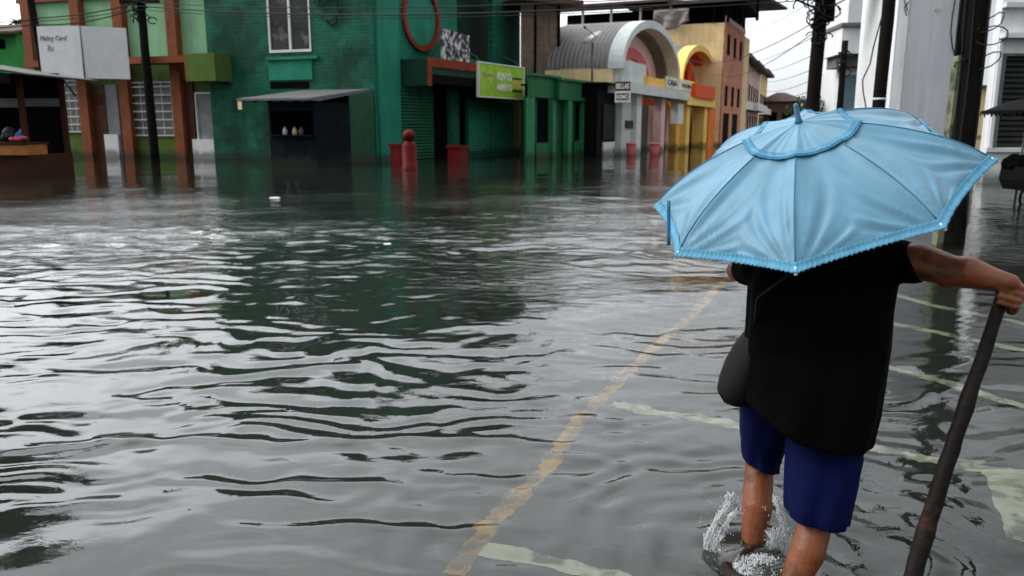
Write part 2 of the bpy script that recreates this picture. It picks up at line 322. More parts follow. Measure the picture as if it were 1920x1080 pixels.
# ================================================================== WATER
LEG_L = gp(1415, 1045); LEG_R = gp(1482, 1105)
def make_water():
    NX, NY = 980, 1500
    def sm(n, lo, hi, a):
        s0, s1 = math.asinh(lo/a), math.asinh(hi/a); return a*np.sinh(np.linspace(s0, s1, n))
    xs = sm(NX, -220, 220, 3.2); ys = sm(NY, -8, 420, 2.0)
    X, Y = np.meshgrid(xs, ys); Dist = np.sqrt(X**2+Y**2)+.3
    sx_ = np.abs(np.gradient(xs))[None, :]; sy_ = np.abs(np.gradient(ys))[:, None]; step = np.maximum(sx_*.5, sy_)
    rng = np.random.default_rng(5)
    def slow(sc_, seed):
        r = np.random.default_rng(seed); o = np.zeros_like(X)
        for i in range(9):
            a = r.uniform(0, 6.28); k = 2*math.pi/(sc_*r.uniform(.6, 2)); o += np.sin(k*(np.cos(a)*X+np.sin(a)*Y)+r.uniform(0, 6.28))
        return o/3
    # gusts: restless middle of the square, calmer near the walls and near the wader
    shelter = 1/(1+np.exp((Y-24-.25*X)/2.2))
    gust = np.clip(.7+.45*slow(7, 1), .12, 1.5)
    near = 1/(1+np.exp(-(Dist-6.0)/1.5))
    near8 = 1/(1+np.exp(-(Dist-8.8)/.9)); near4 = 1/(1+np.exp(-(Dist-4.6)/1.0)); near5 = 1/(1+np.exp(-(Dist-5.0)/.8))
    Z = np.zeros_like(X)
    wx = X+.18*slow(1.4, 11)+.05*slow(.45, 13); wy = Y+.12*slow(1.1, 12)+.03*slow(.4, 14)
    for i in range(110):
        lam = .085*(1.042**i)*rng.uniform(.93, 1.07)
        if lam > 4.5: break
        th = rng.normal(1.50, .5)
        k = 2*math.pi/lam; slope = .038 if lam < .28 else .024 if lam < .48 else .009 if lam < .9 else .0044
        if lam < .45: env = (shelter*gust)*(.18+.82*(near8 if lam < .13 else near5))
        elif lam < 1.2: env = (.05+shelter*gust)*(.20+.8*near4)
        else: env = .2+shelter
        kx, ky = k*abs(math.cos(th))+1e-6, k*abs(math.sin(th))
        res = np.clip((2*math.pi/kx/sx_-3.2)/3, 0, 1)*np.clip((2*math.pi/ky/sy_-3.2)/3, 0, 1)
        Z += slope/k*env*res*np.sin(k*(np.cos(th)*wx+np.sin(th)*wy)+rng.uniform(0, 6.28))
    # rings and wake spreading from the wading legs
    for c, a0, lam in ((LEG_L, .011, .17), (LEG_R, .009, .21)):
        r = np.sqrt((X-c.x)**2+(Y-c.y)**2)+1e-3
        r2 = r+.05*slow(.5, 21)
        Z += a0*np.exp(-r/.55)*np.sin(2*math.pi*r2/lam)*np.clip((.17/step-3)/4, 0, 1)
    # a few long travelling ridges crossing the foreground
    for (p, q, a0, wd) in (((0, 830), (1040, 828), .012, .055), ((350, 905), (660, 915), .008, .04), ((590, 1000), (900, 990), .010, .05), ((1000, 850), (1400, 905), .006, .05), ((0, 1060), (560, 930), .012, .16)):
        A, B = gp(*p), gp(*q); d = (B-A); ln = d.length; d.normalize()
        s_ = (X-A.x)*d.x+(Y-A.y)*d.y; t_ = -(X-A.x)*d.y+(Y-A.y)*d.x + .06*slow(.9, int(p[1]))+.02*slow(.3, int(p[1])+1)
        e = 1/(1+np.exp(-(s_+.1)/.12))/(1+np.exp((s_-ln-.1)/.12))
        Z += a0*e*np.exp(-(t_/wd)**2)
    V = np.stack([X, Y, Z], -1).reshape(-1, 3)
    idx = np.arange(NX*NY).reshape(NY, NX)
    F = np.stack([idx[:-1, :-1], idx[:-1, 1:], idx[1:, 1:], idx[1:, :-1]], -1).reshape(-1, 4)
    me = bpy.data.meshes.new('water'); me.vertices.add(len(V)); me.vertices.foreach_set('co', V.ravel())
    me.loops.add(F.size); me.loops.foreach_set('vertex_index', F.ravel().astype(np.int32))
    me.polygons.add(len(F)); me.polygons.foreach_set('loop_start', (np.arange(len(F))*4).astype(np.int32)); me.polygons.foreach_set('loop_total', np.full(len(F), 4, np.int32))
    me.polygons.foreach_set('use_smooth', np.ones(len(F), bool)); me.update(); me.validate()
    o = bpy.data.objects.new('flood_water', me); COL.objects.link(o)
    m = bpy.data.materials.new('flood_water'); m.use_nodes = True; nt = m.node_tree; nt.nodes.clear(); n = nt.nodes.new; l = nt.links.new
    out = n('ShaderNodeOutputMaterial')
    geo = n('ShaderNodeNewGeometry')
    mp = n('ShaderNodeMapping'); mp.inputs['Scale'].default_value = (.6, 1, 1); mp.inputs['Rotation'].default_value = (0, 0, R(8)); l(geo.outputs['Position'], mp.inputs[0])
    z = n('ShaderNodeTexNoise'); z.inputs['Scale'].default_value = 9.5; z.inputs['Detail'].default_value = 4; z.inputs['Roughness'].default_value = .6; z.inputs['Distortion'].default_value = .6; l(mp.outputs[0], z.inputs['Vector'])
    zb = n('ShaderNodeTexNoise'); zb.inputs['Scale'].default_value = .22; zb.inputs['Detail'].default_value = 3; l(geo.outputs['Position'], zb.inputs['Vector'])
    br = n('ShaderNodeMapRange'); br.inputs[1].default_value = .38; br.inputs[2].default_value = .62; br.inputs[3].default_value = .25; br.inputs[4].default_value = 1.0; l(zb.outputs[0], br.inputs[0])
    sp = n('ShaderNodeSeparateXYZ'); l(geo.outputs['Position'], sp.inputs[0])
    sh = n('ShaderNodeMapRange'); sh.inputs[1].default_value = 17; sh.inputs[2].default_value = 27; sh.inputs[3].default_value = 1; sh.inputs[4].default_value = .10; l(sp.outputs['Y'], sh.inputs[0])
    nr = n('ShaderNodeMapRange'); nr.inputs[1].default_value = 6.5; nr.inputs[2].default_value = 11; nr.inputs[3].default_value = .16; nr.inputs[4].default_value = 1; l(sp.outputs['Y'], nr.inputs[0])
    mu = n('ShaderNodeMath'); mu.operation = 'MULTIPLY'; l(br.outputs[0], mu.inputs[0]); l(sh.outputs[0], mu.inputs[1])
    mu2 = n('ShaderNodeMath'); mu2.operation = 'MULTIPLY'; l(mu.outputs[0], mu2.inputs[0]); l(nr.outputs[0], mu2.inputs[1])
    bp = n('ShaderNodeBump'); bp.inputs['Distance'].default_value = .02; l(mu2.outputs[0], bp.inputs['Strength']); l(z.outputs[0], bp.inputs['Height'])
    fr = n('ShaderNodeFresnel'); fr.inputs['IOR'].default_value = 1.333; l(bp.outputs[0], fr.inputs['Normal'])
    gl = n('ShaderNodeBsdfGlossy'); gl.inputs['Roughness'].default_value = .02; l(bp.outputs[0], gl.inputs['Normal']); gl.inputs['Color'].default_value = (1, 1, 1, 1)
    rf = n('ShaderNodeBsdfRefraction'); rf.inputs['IOR'].default_value = 1.333; rf.inputs['Roughness'].default_value = .0; rf.inputs['Color'].default_value = (.80, .84, .76, 1); l(bp.outputs[0], rf.inputs['Normal'])
    df = n('ShaderNodeBsdfDiffuse'); df.inputs['Color'].default_value = (.016, .018, .014, 1)
    m1 = n('ShaderNodeMixShader'); m1.inputs[0].default_value = .34; l(rf.outputs[0], m1.inputs[1]); l(df.outputs[0], m1.inputs[2])
    m2 = n('ShaderNodeMixShader'); l(fr.outputs[0], m2.inputs[0]); l(m1.outputs[0], m2.inputs[1]); l(gl.outputs[0], m2.inputs[2])
    l(m2.outputs[0], out.inputs[0]); me.materials.append(m)
    tag(o, kind='structure')
make_water()
WZ = -.3     # buildings go down below the road

# ================================================================== BUILDINGS, LEFT SIDE
C = gp(707, 303)
dl = vdir(1500); PL = (dl.y, -dl.x)
FL = Frame(C, PL)                      # facade facing the square, x negative to the left
FR = Frame(C, vdir(1800))              # street side facade
# ---- green brick corner building
gb = thing('brick_building', 'dark teal green painted brick corner building with a round window ring and a projecting canopy', 'building', FL)
xL = FL.uv(396, 200)[0]; HB = 10.6
wx0, wx1, wz0, wz1 = FL.rc(503, 2, 582, 98); wz1 = wz0+3.3
# wall around the window opening
b = MB(); b.box(xL, wx0, 0, .3, WZ, HB); b.box(wx1, 0, 0, .3, WZ, HB); b.box(wx0, wx1, 0, .3, WZ, wz0); b.box(wx0, wx1, 0, .3, wz1, HB)
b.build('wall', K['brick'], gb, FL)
uE = FR.uv(975, 200)[0]
rx0, rx1, rz0, rz1 = FR.rc(857, 2, 924, 112)
b = MB(); b.box(0.0, rx0, 0, .3, WZ, HB); b.box(rx1, uE, 0, .3, WZ, HB); b.box(rx0, rx1, 0, .3, WZ, rz0)
b.build('wall', K['brick_lit'], gb, FR)
MB().box(rx0-.1, uE-.05, 1.6, 1.7, WZ, HB).build('recess', K['dgreen'], gb, FR)
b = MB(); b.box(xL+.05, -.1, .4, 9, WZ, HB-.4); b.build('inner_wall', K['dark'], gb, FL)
b = MB(); b.prism([(xL-.2, -.25), (.25, -.25), (4.6, 12), (xL-.2, 14)], HB, HB+.25); b.build('roof', K['dgreen'], gb, FL)
wf = MB(); t = .07
wf.box(wx0, wx0+t, -.03, .12, wz0, wz1); wf.box(wx1-t, wx1, -.03, .12, wz0, wz1); wf.box(wx0+t, wx1-t, -.03, .12, wz0, wz0+t*1.6); wf.box(wx0+t, wx1-t, -.03, .12, wz1-t, wz1)
cxm = (wx0+wx1)/2+.02; wf.box(cxm-.05, cxm+.05, -.03, .12, wz0+t*1.6, wz1-t)
win = wf.build('window', K['grille'], gb, FL)
p = MB().box(wx0+t, wx1-t, .06, .08, wz0+t, wz1-t).build('pane', K['dglass'], win); p.matrix_local = Matrix()
p = MB().box(wx0-.12, wx1+.35, -.16, 0, wz0-.32, wz0-.2).build('sill', K['teal'], gb, FL)
a = FL.rc(505, 112, 586, 150); MB().box(a[0], a[1], -.05, .0, a[2], a[3]).build('window_apron', K['teal'], gb, FL)
a = FL.rc(507, 153, 580, 166); MB().box(a[0], a[1], -.02, .0, a[2], a[3]).build('dark_recess', K['dark'], gb, FL)  # recess below the apron as a flat sheet, its shade put into the colour
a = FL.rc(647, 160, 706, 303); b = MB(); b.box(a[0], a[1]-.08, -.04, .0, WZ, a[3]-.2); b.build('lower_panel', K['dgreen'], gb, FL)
# street-side pieces
a = FR.rc(707, 0, 746, 300); MB().box(a[0]-.02, a[1], -.14, 0, WZ, HB-.1).build('corner_pilaster', K['teal'], gb, FR)  # lit corner strip: the light is put into a lighter teal
# round ring
c0 = FR.uv(791, 34, .1); rr_ = (FR.uv(791, 34)[1]-FR.uv(791, 96)[1])
ring = MB(); rings = []
for i in range(49):
    a_ = 2*math.pi*i/48
    def q(r, y): return (c0[0]+math.cos(a_)*r, y, c0[1]+math.sin(a_)*r)
    rings.append([q(rr_, -.16), q(rr_, .0), q(rr_-.22, .0), q(rr_-.22, -.16)])
ring.loft(rings, False, False); ring.build('round_window_trim', K['redbrown'], gb, FR)
d = MB(); d.prism([(c0[0]+math.cos(2*math.pi*i/40)*(rr_-.24), c0[1]+math.sin(2*math.pi*i/40)*(rr_-.24)) for i in range(40)], -.02, 0, 'y'); d.build('round_panel', K['teal'], gb, FR)
# canopy box
u0 = FR.uv(752, 140)[0]; lo, hi = 0.1, 4.0
for _ in range(40):
    mid = (lo+hi)/2
    if FR.uv(804, 135, mid)[0] > u0: lo = mid
    else: hi = mid
CO = lo
ctop = FR.uv(805, 108, CO)[1]; cbot = FR.uv(805, 160, CO)[1]; u1 = FR.uv(984, 150, CO)[0]
b = MB(); b.box(u0, u0+.1, -CO+.06, 0, cbot, ctop-.02); b.box(u0+.1, u1, -CO+.06, 0, cbot+.5, ctop-.05); b.box(u1-.1, u1, -CO+.06, 0, cbot, cbot+.5); b.build('canopy', K['dgreen'], gb, FR)
b = MB(); b.box(u0-.04, u1, -CO-.02, -CO+.06, ctop-.38, ctop+.02); b.box(u0-.04, u0+.22, -CO-.02, -CO+.06, cbot-.02, ctop-.38); b.build('canopy_trim', K['redbrown'], gb, FR)
MB().box(u0+.3, u1, -CO+.07, -CO+.1, cbot+.1, ctop-.3).build('canopy_fascia', K['black'], gb, FR)
a = FR.rc(750, 168, 810, 300); b = MB(); b.slats(a[0], a[1], WZ, a[3], -.02, 24, .09); b.build('roller_shutter', K['dshut'], gb, FR)
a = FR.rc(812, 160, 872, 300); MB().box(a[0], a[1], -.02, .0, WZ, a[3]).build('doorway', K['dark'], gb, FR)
a2 = FR.rc(838, 160, 852, 300); MB().box(a2[0], a2[1], -.3, -.02, WZ, a[3]).build('column', K['dshut'], gb, FR)
a = FR.rc(875, 190, 917, 300); b = MB(); b.slats(a[0], a[1]-.04, WZ, a[3], -.03, 24, .10); b.build('roller_shutter', K['shut'], gb, FR)
a = FR.rc(917, 190, 960, 300); b = MB(); b.slats(a[0]+.04, a[1], WZ, a[3], -.03, 24, .10); b.build('roller_shutter', K['shut'], gb, FR)
a = FR.rc(962, 185, 974, 300); b = MB(); b.slats(a[0], a[1], WZ, a[3], -.1, 40, .05); b.build('striped_column', K['cream'], gb, FR)
# ---- lime sign and picture board
so_ = CO+.12
a = FR.rc(898, 118, 982, 190, so_)
zt0, zt1 = FR.uv(898, 117, so_)[1], FR.uv(898, 180, so_)[1]
sg = thing('shop_sign', 'lime green hanging shop sign with white lettering beside the round window', 'sign', FR)
x0, x1 = a[0], a[1]
MB().box(x0, x1, -so_, -so_+.1, zt1, zt0).build('board', K['lime'], sg, FR)
e = .05; b = MB(); b.box(x0-e, x1+e, -so_-.03, -so_+.12, zt0, zt0+e); b.box(x0-e, x1+e, -so_-.03, -so_+.12, zt1-e, zt1); b.box(x0-e, x0, -so_-.03, -so_+.12, zt1, zt0); b.box(x1, x1+e, -so_-.03, -so_+.12, zt1, zt0); b.build('frame', K['letterw'], sg, FR)
W_, H_ = x1-x0, zt0-zt1; cz = (zt0+zt1)/2
text('PUNTO', W_*.31, H_*.25, K['letterw'], sg, FR, x0+W_*.54, -so_-.012, cz+H_*.15, bold=.02)
text('ABIERTO', W_*.34, H_*.2, K['letterw'], sg, FR, x0+W_*.54, -so_-.012, cz-H_*.19, bold=.02)
text('Punto', W_*.26, H_*.13, K['letterp'], sg, FR, x0+W_*.2, -so_-.012, cz+H_*.17)
b = MB(); b.box(x0+W_*.73, x0+W_*.95, -so_-.012, -so_, cz+H_*.1, cz+H_*.16); b.box(x0+W_*.73, x0+W_*.95, -so_-.012, -so_, cz-H_*.3, cz-H_*.23); b.each('stripe', K['letterd'], sg, FR)
b = MB(); b.box(x0+W_*.74, x0+W_*.95, -so_-.008, -so_, cz-H_*.2, cz+H_*.09); b.build('notice_panel', mat('ochre', (.45, .36, .08)), sg, FR)
b = MB()
for q_ in (x0+.3, x1-.3): b.tube([(q_, -so_+.05, zt0), (q_+.1, -CO+.3, ctop+.4), (q_+.1, 0, ctop+.9)], .03, 5)
b.each('bracket', K['graymetal'], sg, FR)
pb_m = mat('black_white_print', (.62, .60, .62), .6, .1, 3, 0, col2=(.03, .025, .03), c2amt=.62, c2scale=4.5)
pb = thing('picture_board', 'small board with a black and white pattern standing on the canopy edge', 'board', FR)
a = FR.rc(825, 66, 878, 112, CO-.2); z0 = ctop+.03
MB().prism([(a[0], z0), (a[1], z0), (a[1]-.05, z0+1.25), (a[0], z0+1.35)], -CO+.1, -CO+.16, 'y').build('panel', pb_m, pb, FR)
b = MB(); b.tube([(a[0]+.3, -CO+.2, z0+1.0), (a[0]+.3, -CO+1.0, z0)], .03, 5); b.tube([(a[1]-.3, -CO+.2, z0+1.0), (a[1]-.3, -CO+1.0, z0)], .03, 5); b.each('prop', K['graymetal'], pb, FR)
# ---- red post and red blocks
pz = gp(768, 318)
rp = thing('red_post', 'red standpipe with a round cap standing in the flood by the corner', 'standpipe', at(pz))
b = MB(); prof = [(.30, WZ), (.30, .1), (.27, .12), (.27, .85), (.20, .95), (.13, 1.0), (.13, 1.06)]
b.loft([[(r*math.cos(2*math.pi*k/16), r*math.sin(2*math.pi*k/16), z) for k in range(16)] for r, z in prof], True); b.build('barrel', K['red'], rp, at(pz))
MB().ball((0, 0, 1.2), (.23, .23, .22)).build('cap', K['red'], rp, at(pz))
def red_block(px, py, w_, h_, label):
    p = gp(px, py); fr = Frame(p, vdir(1800)); t_ = thing('red_planter', label, 'planter', fr)
    b = MB(); b.prism([(-w_/2, -w_/2), (w_/2, -w_/2), (w_/2, w_/2), (-w_/2, w_/2)], WZ, h_-.1); b.build('box', K['red'], t_, fr)
    b = MB(); e = w_/2+.05; b.box(-e, e, -e, -e+.1, h_-.1, h_); b.box(-e, e, e-.1, e, h_-.1, h_); b.box(-e, -e+.1, -e+.1, e-.1, h_-.1, h_); b.box(e-.1, e, -e+.1, e-.1, h_-.1, h_); b.build('rim', K['red'], t_, fr)
    MB().box(-w_/2+.02, w_/2-.02, -w_/2+.02, w_/2-.02, h_-.1, h_-.06).build('soil', K['dwood'], t_, fr)
red_block(747, 313, .42, .88, 'dark red square concrete planter left of the round-capped red standpipe')
red_block(859, 307, .62, .75, 'dark red square concrete planter below the green shutter, right of the standpipe')
# ---- cable loop on wall
b = MB(); pts = []
a = FL.uv(612, 20)
for i in range(60):
    t_ = i/59; pts.append((a[0]+.5*math.cos(t_*9)*(1-.3*t_)+.35*t_, -.08-.03*math.sin(i), a[1]+1.1-1.6*t_+.35*math.sin(t_*13)))
b.tube(pts, .03, 5); pts = [(p_[0]+.25*math.sin(i*.2), p_[1]-.05, p_[2]+.15) for i, p_ in enumerate(pts)]; b.tube(pts, .022, 5)
o = b.build('cable_coil', K['wire'], None, FL); tag(o, 'tangled black cable coil hanging on the brick wall right of the upper window', 'cable')

# ---- kiosk in front of brick wall
kp = gp(509, 311); FK = Frame(kp, PL)
kz = thing('kiosk', 'dark navy kiosk with a sloping grey sheet roof against the brick wall', 'kiosk', FK)
kx1 = FK.uv(591, 250)[0]; kd = 2.6; kh = 2.45
b = MB(); b.box(0, .08, 0, kd, WZ, kh); b.box(.08, kx1, kd-.08, kd, WZ, kh+.3); b.box(kx1-.08, kx1, 0, kd-.08, WZ, kh); b.box(.08, kx1-.08, 0, .08, WZ, 1.15); b.box(.08, kx1-.08, 0, .08, 2.1, kh); b.build('wall', K['navy'], kz, FK)
b = MB(); b.box(.05, kx1-.05, -.3, .06, 1.15, 1.2); b.build('counter', K['navy'], kz, FK)
b = MB(); b.prism([(-.3+.0, kh+.0), (kd+.9, kh+.52), (kd+.9, kh+.60), (-.9, kh+.1), (-.9, kh+.02)], -.75, kx1+.45, 'x'); b.build('roof', K['graymetal'], kz, FK)
b = MB()
for i in range(5): b.tube([(-.65+i*.6, -.85, kh-.02), (-.65+i*.6, kd+.8, kh+.5)], .035, 5)
b.each('rafter', K['black'], kz, FK)
b = MB(); b.box(-.72, -.55, -.88, -.84, kh-.3, kh+.05); b.build('lamp', K['cream'], kz, FK)
for i, (x_, z_, c_) in enumerate(((.5, 1.2, 'white'), (.95, 1.2, 'cream'), (1.25, 1.2, 'graymetal'))):
    bb = MB(); bb.loft([[(x_+r*math.cos(k*.785), .3+r*math.sin(k*.785), z_+h) for k in range(8)] for r, h in ((.09, 0), (.10, .12), (.08, .22), (.04, .26), (.04, .3))])
    o = bb.build('jar', K[c_], None, FK); tag(o, ['white jar on the kiosk counter', 'cream jar in the middle of the kiosk counter', 'grey jar on the kiosk counter near the right wall'][i], 'jar', 'jars on the kiosk counter')

# ---- light green building with terracotta pilasters
lb = thing('shop_building', 'light green two storey shop building with terracotta pilasters and barred windows', 'building', FL)
xl0 = FL.uv(44, 100)[0]; zc = FL.uv(280, 118)[1]; HL = 7.6
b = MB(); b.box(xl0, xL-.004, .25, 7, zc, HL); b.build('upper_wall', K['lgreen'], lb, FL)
b = MB()
w1 = FL.rc(103, 150, 148, 248); w2 = FL.rc(241, 153, 320, 255)
for (x0, x1, z0, z1) in ((xl0, w1[0], WZ, zc), (w1[0], w1[1], WZ, w1[2]), (w1[0], w1[1], w1[3], zc), (w1[1], w2[0], WZ, zc), (w2[0], w2[1], WZ, w2[2]), (w2[0], w2[1], w2[3], zc), (w2[1], xL-.004, WZ, zc)):
    b.box(x0, x1, .25, .5, z0, z1)
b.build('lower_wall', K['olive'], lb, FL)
b = MB(); b.box(xl0-.2, xL-.01, .05, 7.2, HL, HL+.2); b.build('roof', K['brown'], lb, FL)
for w_ in (w1, w2):
    x0, x1, z0, z1 = w_; b = MB(); e = .05
    b.box(x0, x0+e, .14, .2, z0, z1); b.box(x1-e, x1, .14, .2, z0, z1); b.box(x0+e, x1-e, .14, .2, z0, z0+e); b.box(x0+e, x1-e, .14, .2, z1-e, z1)
    win = b.build('window', K['grille'], lb, FL)
    g_ = MB(); n_ = 6
    for i in range(1, n_+1): zz = z0+(z1-z0)*i/(n_+.6); g_.box(x0+e, x1-e, .12, .16, zz-.025, zz+.025)
    nx = 4 if x1-x0 > 1.5 else 2
    for i in range(1, nx): xx = x0+(x1-x0)*i/nx; g_.box(xx-.012, xx+.012, .165, .185, z0+e, z1-e)
    g2 = g_.build('bars', K['grille'], win); g2.matrix_local = Matrix()
    g2 = MB().box(x0+.02, x1-.02, .3, .32, z0, z1).build('pane', mat('sheltered_glass', (.16, .16, .15), .3, .3, 1.2, 0), win); g2.matrix_local = Matrix()
for (pa, pb_) in ((50, 65), (141, 158), (219, 237), (318, 336)):
    x0 = FL.uv(pa, 100)[0]; x1 = FL.uv(pb_, 100)[0]
    b = MB(); b.box(x0, x1, -.12, .25, WZ, HL); b.build('pilaster', K['brown'], lb, FL)
cz1 = FL.uv(280, 106, 1.1)[1]; cx0 = FL.uv(44, 112, 1.1)[0]; cx1 = FL.uv(350, 112, 1.1)[0]; cx2 = FL.uv(404, 120, 1.1)[0]
xs_ = [FL.uv(q_, 100)[0] for q_ in (50, 65, 141, 158, 219, 237, 318, 336)]
b = MB(); b.box(cx0, cx1, -1.1, -.13, cz1-.3, cz1); b.build('ledge', K['brown'], lb, FL)
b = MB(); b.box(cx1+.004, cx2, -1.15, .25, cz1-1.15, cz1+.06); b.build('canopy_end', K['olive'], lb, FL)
b = MB(); b.box(cx1-.12, cx1, -1.13, -.13, cz1-1.15, cz1-.3); b.build('canopy_edge', K['brown'], lb, FL)
a = FL.rc(161, 158, 196, 290); MB().box(a[0], a[1], .14, .25, WZ, a[3]).build('door', K['dbrown'], lb, FL)
a = FL.rc(166, 176, 188, 196); MB().box(a[0], a[1], .12, .14, a[2], a[3]).build('notice', K['dwood'], lb, FL)
a = FL.rc(197, 158, 219, 290); MB().box(a[0], a[1], .16, .25, WZ, a[3]).build('door', mat('grey_shutter_door', (.20, .20, .21)), lb, FL)
a = FL.rc(196, 252, 226, 292); MB().box(a[0], a[1]-.15, .02, .14, WZ, a[3]).build('flood_barrier', K['white'], lb, FL)
a = FL.rc(340, 150, 362, 292); MB().box(a[0], a[1], .1, .25, WZ, a[3]).build('door', K['dbrown'], lb, FL)
a = FL.rc(366, 176, 402, 262); b = MB(); b.box(a[0], a[1], .2, .25, a[2], a[3]); b.build('door', mat('grey_glass_door', (.20, .21, .21), .35, .35, 1.5), lb, FL)
b = MB(); b.box(a[0]-.06, a[0], .12, .25, a[2], a[3]+.08); b.box(a[1], a[1]+.06, .12, .25, a[2], a[3]+.08); b.box(a[0], a[1], .12, .25, a[3], a[3]+.08); b.build('door_frame', K['grille'], lb, FL)
a = FL.rc(361, 261, 405, 300); MB().box(a[0], a[1], .02, .2, WZ, a[3]).build('flood_barrier', K['white'], lb, FL)

# ---- house at far left
hp = gp(-5, 279); FH = Frame(hp, (1, -.1))
hh = thing('green_house', 'bright green house with a dark pitched roof at the far left edge', 'house', FH)
a = FH.rc(-80, 62, 41, 279); MB().box(a[0], a[1], 0, 8, WZ, a[3]).build('wall', mat('house_green', (.04, .25, .06), .8, .2, 1, stain=.3), hh, FH)
b = MB(); zt = a[3]; b.prism([(-.8, zt-.15), (4, zt+.85), (8.6, zt-.15), (8.6, zt), (4, zt+1.05), (-.8, zt+.02)], a[0]-.5, a[1]+.45, 'x'); b.build('roof', K['brownroof'], hh, FH)
a = FH.rc(-6, 74, 10, 92); MB().box(a[0], a[1], -.04, 0, a[2], a[3]).build('window', K['dark'], hh, FH)

# ---- foliage helper
def leaves(n, blobs, size, seed, mtl, name, parent=None, fr=None):
    r = random.Random(seed); b = MB()
    for _ in range(n):
        c, rad = r.choice(blobs); d = Vector((r.gauss(0, 1), r.gauss(0, 1), r.gauss(0, 1))).normalized()*(r.random()**.45)
        p = Vector(c)+Vector((d.x*rad[0], d.y*rad[1], d.z*rad[2])); s_ = size*r.uniform(.6, 1.5)
        u_ = Vector((r.gauss(0, 1), r.gauss(0, 1), r.gauss(0, .6))).normalized(); v_ = u_.cross(Vector((r.gauss(0, 1), r.gauss(0, 1), r.gauss(0, 1)))).normalized()
        b.add([p-u_*s_, p+v_*s_*.4, p+u_*s_, p-v_*s_*.4], [(0, 1, 2, 3)])
    return b.build(name, mtl, parent, fr)
def tree(px, py, Ydist, h, wd, label, seed):
    p = Vector(((px-960)/FPX*(Ydist*CT+1.0*ST), Ydist, 0)); m_ = at(p)
    t_ = thing('tree', label, 'tree', m_)
    b = MB(); b.tube([(0, 0, WZ), (.05, 0, h*.3), (-.1, .1, h*.6), (.05, 0, h*.9)], [h*.03, h*.025, h*.018, h*.006], 8)
    r = random.Random(seed); bl = []
    for i in range(11):
        a_ = r.uniform(0, 6.28); q_ = Vector((math.cos(a_)*wd*r.uniform(.15, .75), math.sin(a_)*wd*r.uniform(.15, .75), h*r.uniform(.45, .95)))
        b.tube([(0, 0, h*r.uniform(.25, .5)), q_*.55+Vector((0, 0, h*.22)), q_], [h*.014, h*.009, h*.004], 5)
        bl.append((q_, (wd*.38, wd*.38, h*.14)))
    b.build('trunk', K['pole'], t_, m_)
    leaves(2600, bl, .16*h/6, seed, K['leafdark'], 'crown', t_, m_)
tree(22, 0, 62, 10.0, 2.6, 'dark leafy tree rising behind the green house roof', 3)
tree(1538, 0, 50, 3.4, 2.2, 'low dark green tree behind the leaning pole at the street end', 9)
tree(1462, 0, 160, 5.0, 8, 'distant dark tree closing the end of the street', 12)

def mirror_pt(px, py, t_):
    g_ = gp(px, py); r_ = ray(px, py); return Vector((g_.x+r_.x*t_, g_.y+r_.y*t_, -r_.z*t_))
mt3 = at((-9.5, 5.5, 0)); t_ = thing('tree', 'unseen tree added outside the left edge, its boughs darkening the reflection in the water', 'tree', mt3)
o9 = Vector((-9.5, 5.5, 0)); bl = [(mirror_pt(a_, b_, c_)-o9, (.42, .5, .30)) for a_, b_, c_ in ((5, 905, 7), (40, 935, 7), (20, 1010, 7.2), (70, 1040, 7), (30, 1065, 6.8), (-60, 980, 7), (-120, 1040, 7), (-140, 900, 7.4), (-260, 960, 7.4))]  # added unseen tree, boughs set on mirrored sight lines to darken the water
b = MB(); b.tube([(0, 0, WZ), (.1, 0, 1.6), (.3, .1, 3.0), (.4, .2, 4.2)], [.24, .2, .15, .08], 10)
for c_, _r in bl: b.tube([(.3, .1, 2.8), c_*.5+Vector((0, 0, 2.2)), c_], [.08, .04, .012], 6)
b.build('trunk', K['pole'], t_, mt3); leaves(3200, bl, .075, 31, K['leafdark'], 'crown', t_, mt3)
# ---- grey block building
ga, gb_ = M(976, 200, 44.6), M(1049, 200, 45.8)
FG = Frame((ga.x, ga.y), (gb_.x-ga.x, gb_.y-ga.y))
gk = thing('concrete_building', 'stained bare concrete block building between the brick corner and the vaulted hall', 'building', FG)
ux1 = (gb_-ga).to_2d().length; gz0 = FG.uv(1010, 142)[1]; gz1 = FG.uv(1010, 8)[1]
gq = [Vector((M(982, 200, 47.6).x, 47.6)), Vector((M(1049, 200, 47.6).x-.15, 47.6))]
def gl(p): p = Vector((p.x, p.y, 0))-FG.o; return (p.dot(FG.d), p.dot(FG.n))
gpoly = [(0, 0), (ux1, 0), gl(gq[1]), gl(gq[0])]
MB().prism(gpoly, WZ, gz0-.004).build('lower_wall', K['sdgreen'], gk, FG)
MB().prism(gpoly, gz0, gz1).build('wall', K['gbwall'], gk, FG)
b = MB(); xx = FG.uv(1003, 80)[0]; b.box(xx-.06, xx+.06, -.06, 0, gz0, gz1); b.box(ux1-.2, ux1-.05, -.06, 0, gz0, gz1); b.each('downpipe', K['dark'], gk, FG)
MB().box(-.2, ux1+.9, -.9, 3.4, gz1, gz1+.25).build('roof', K['brownroof'], gk, FG)

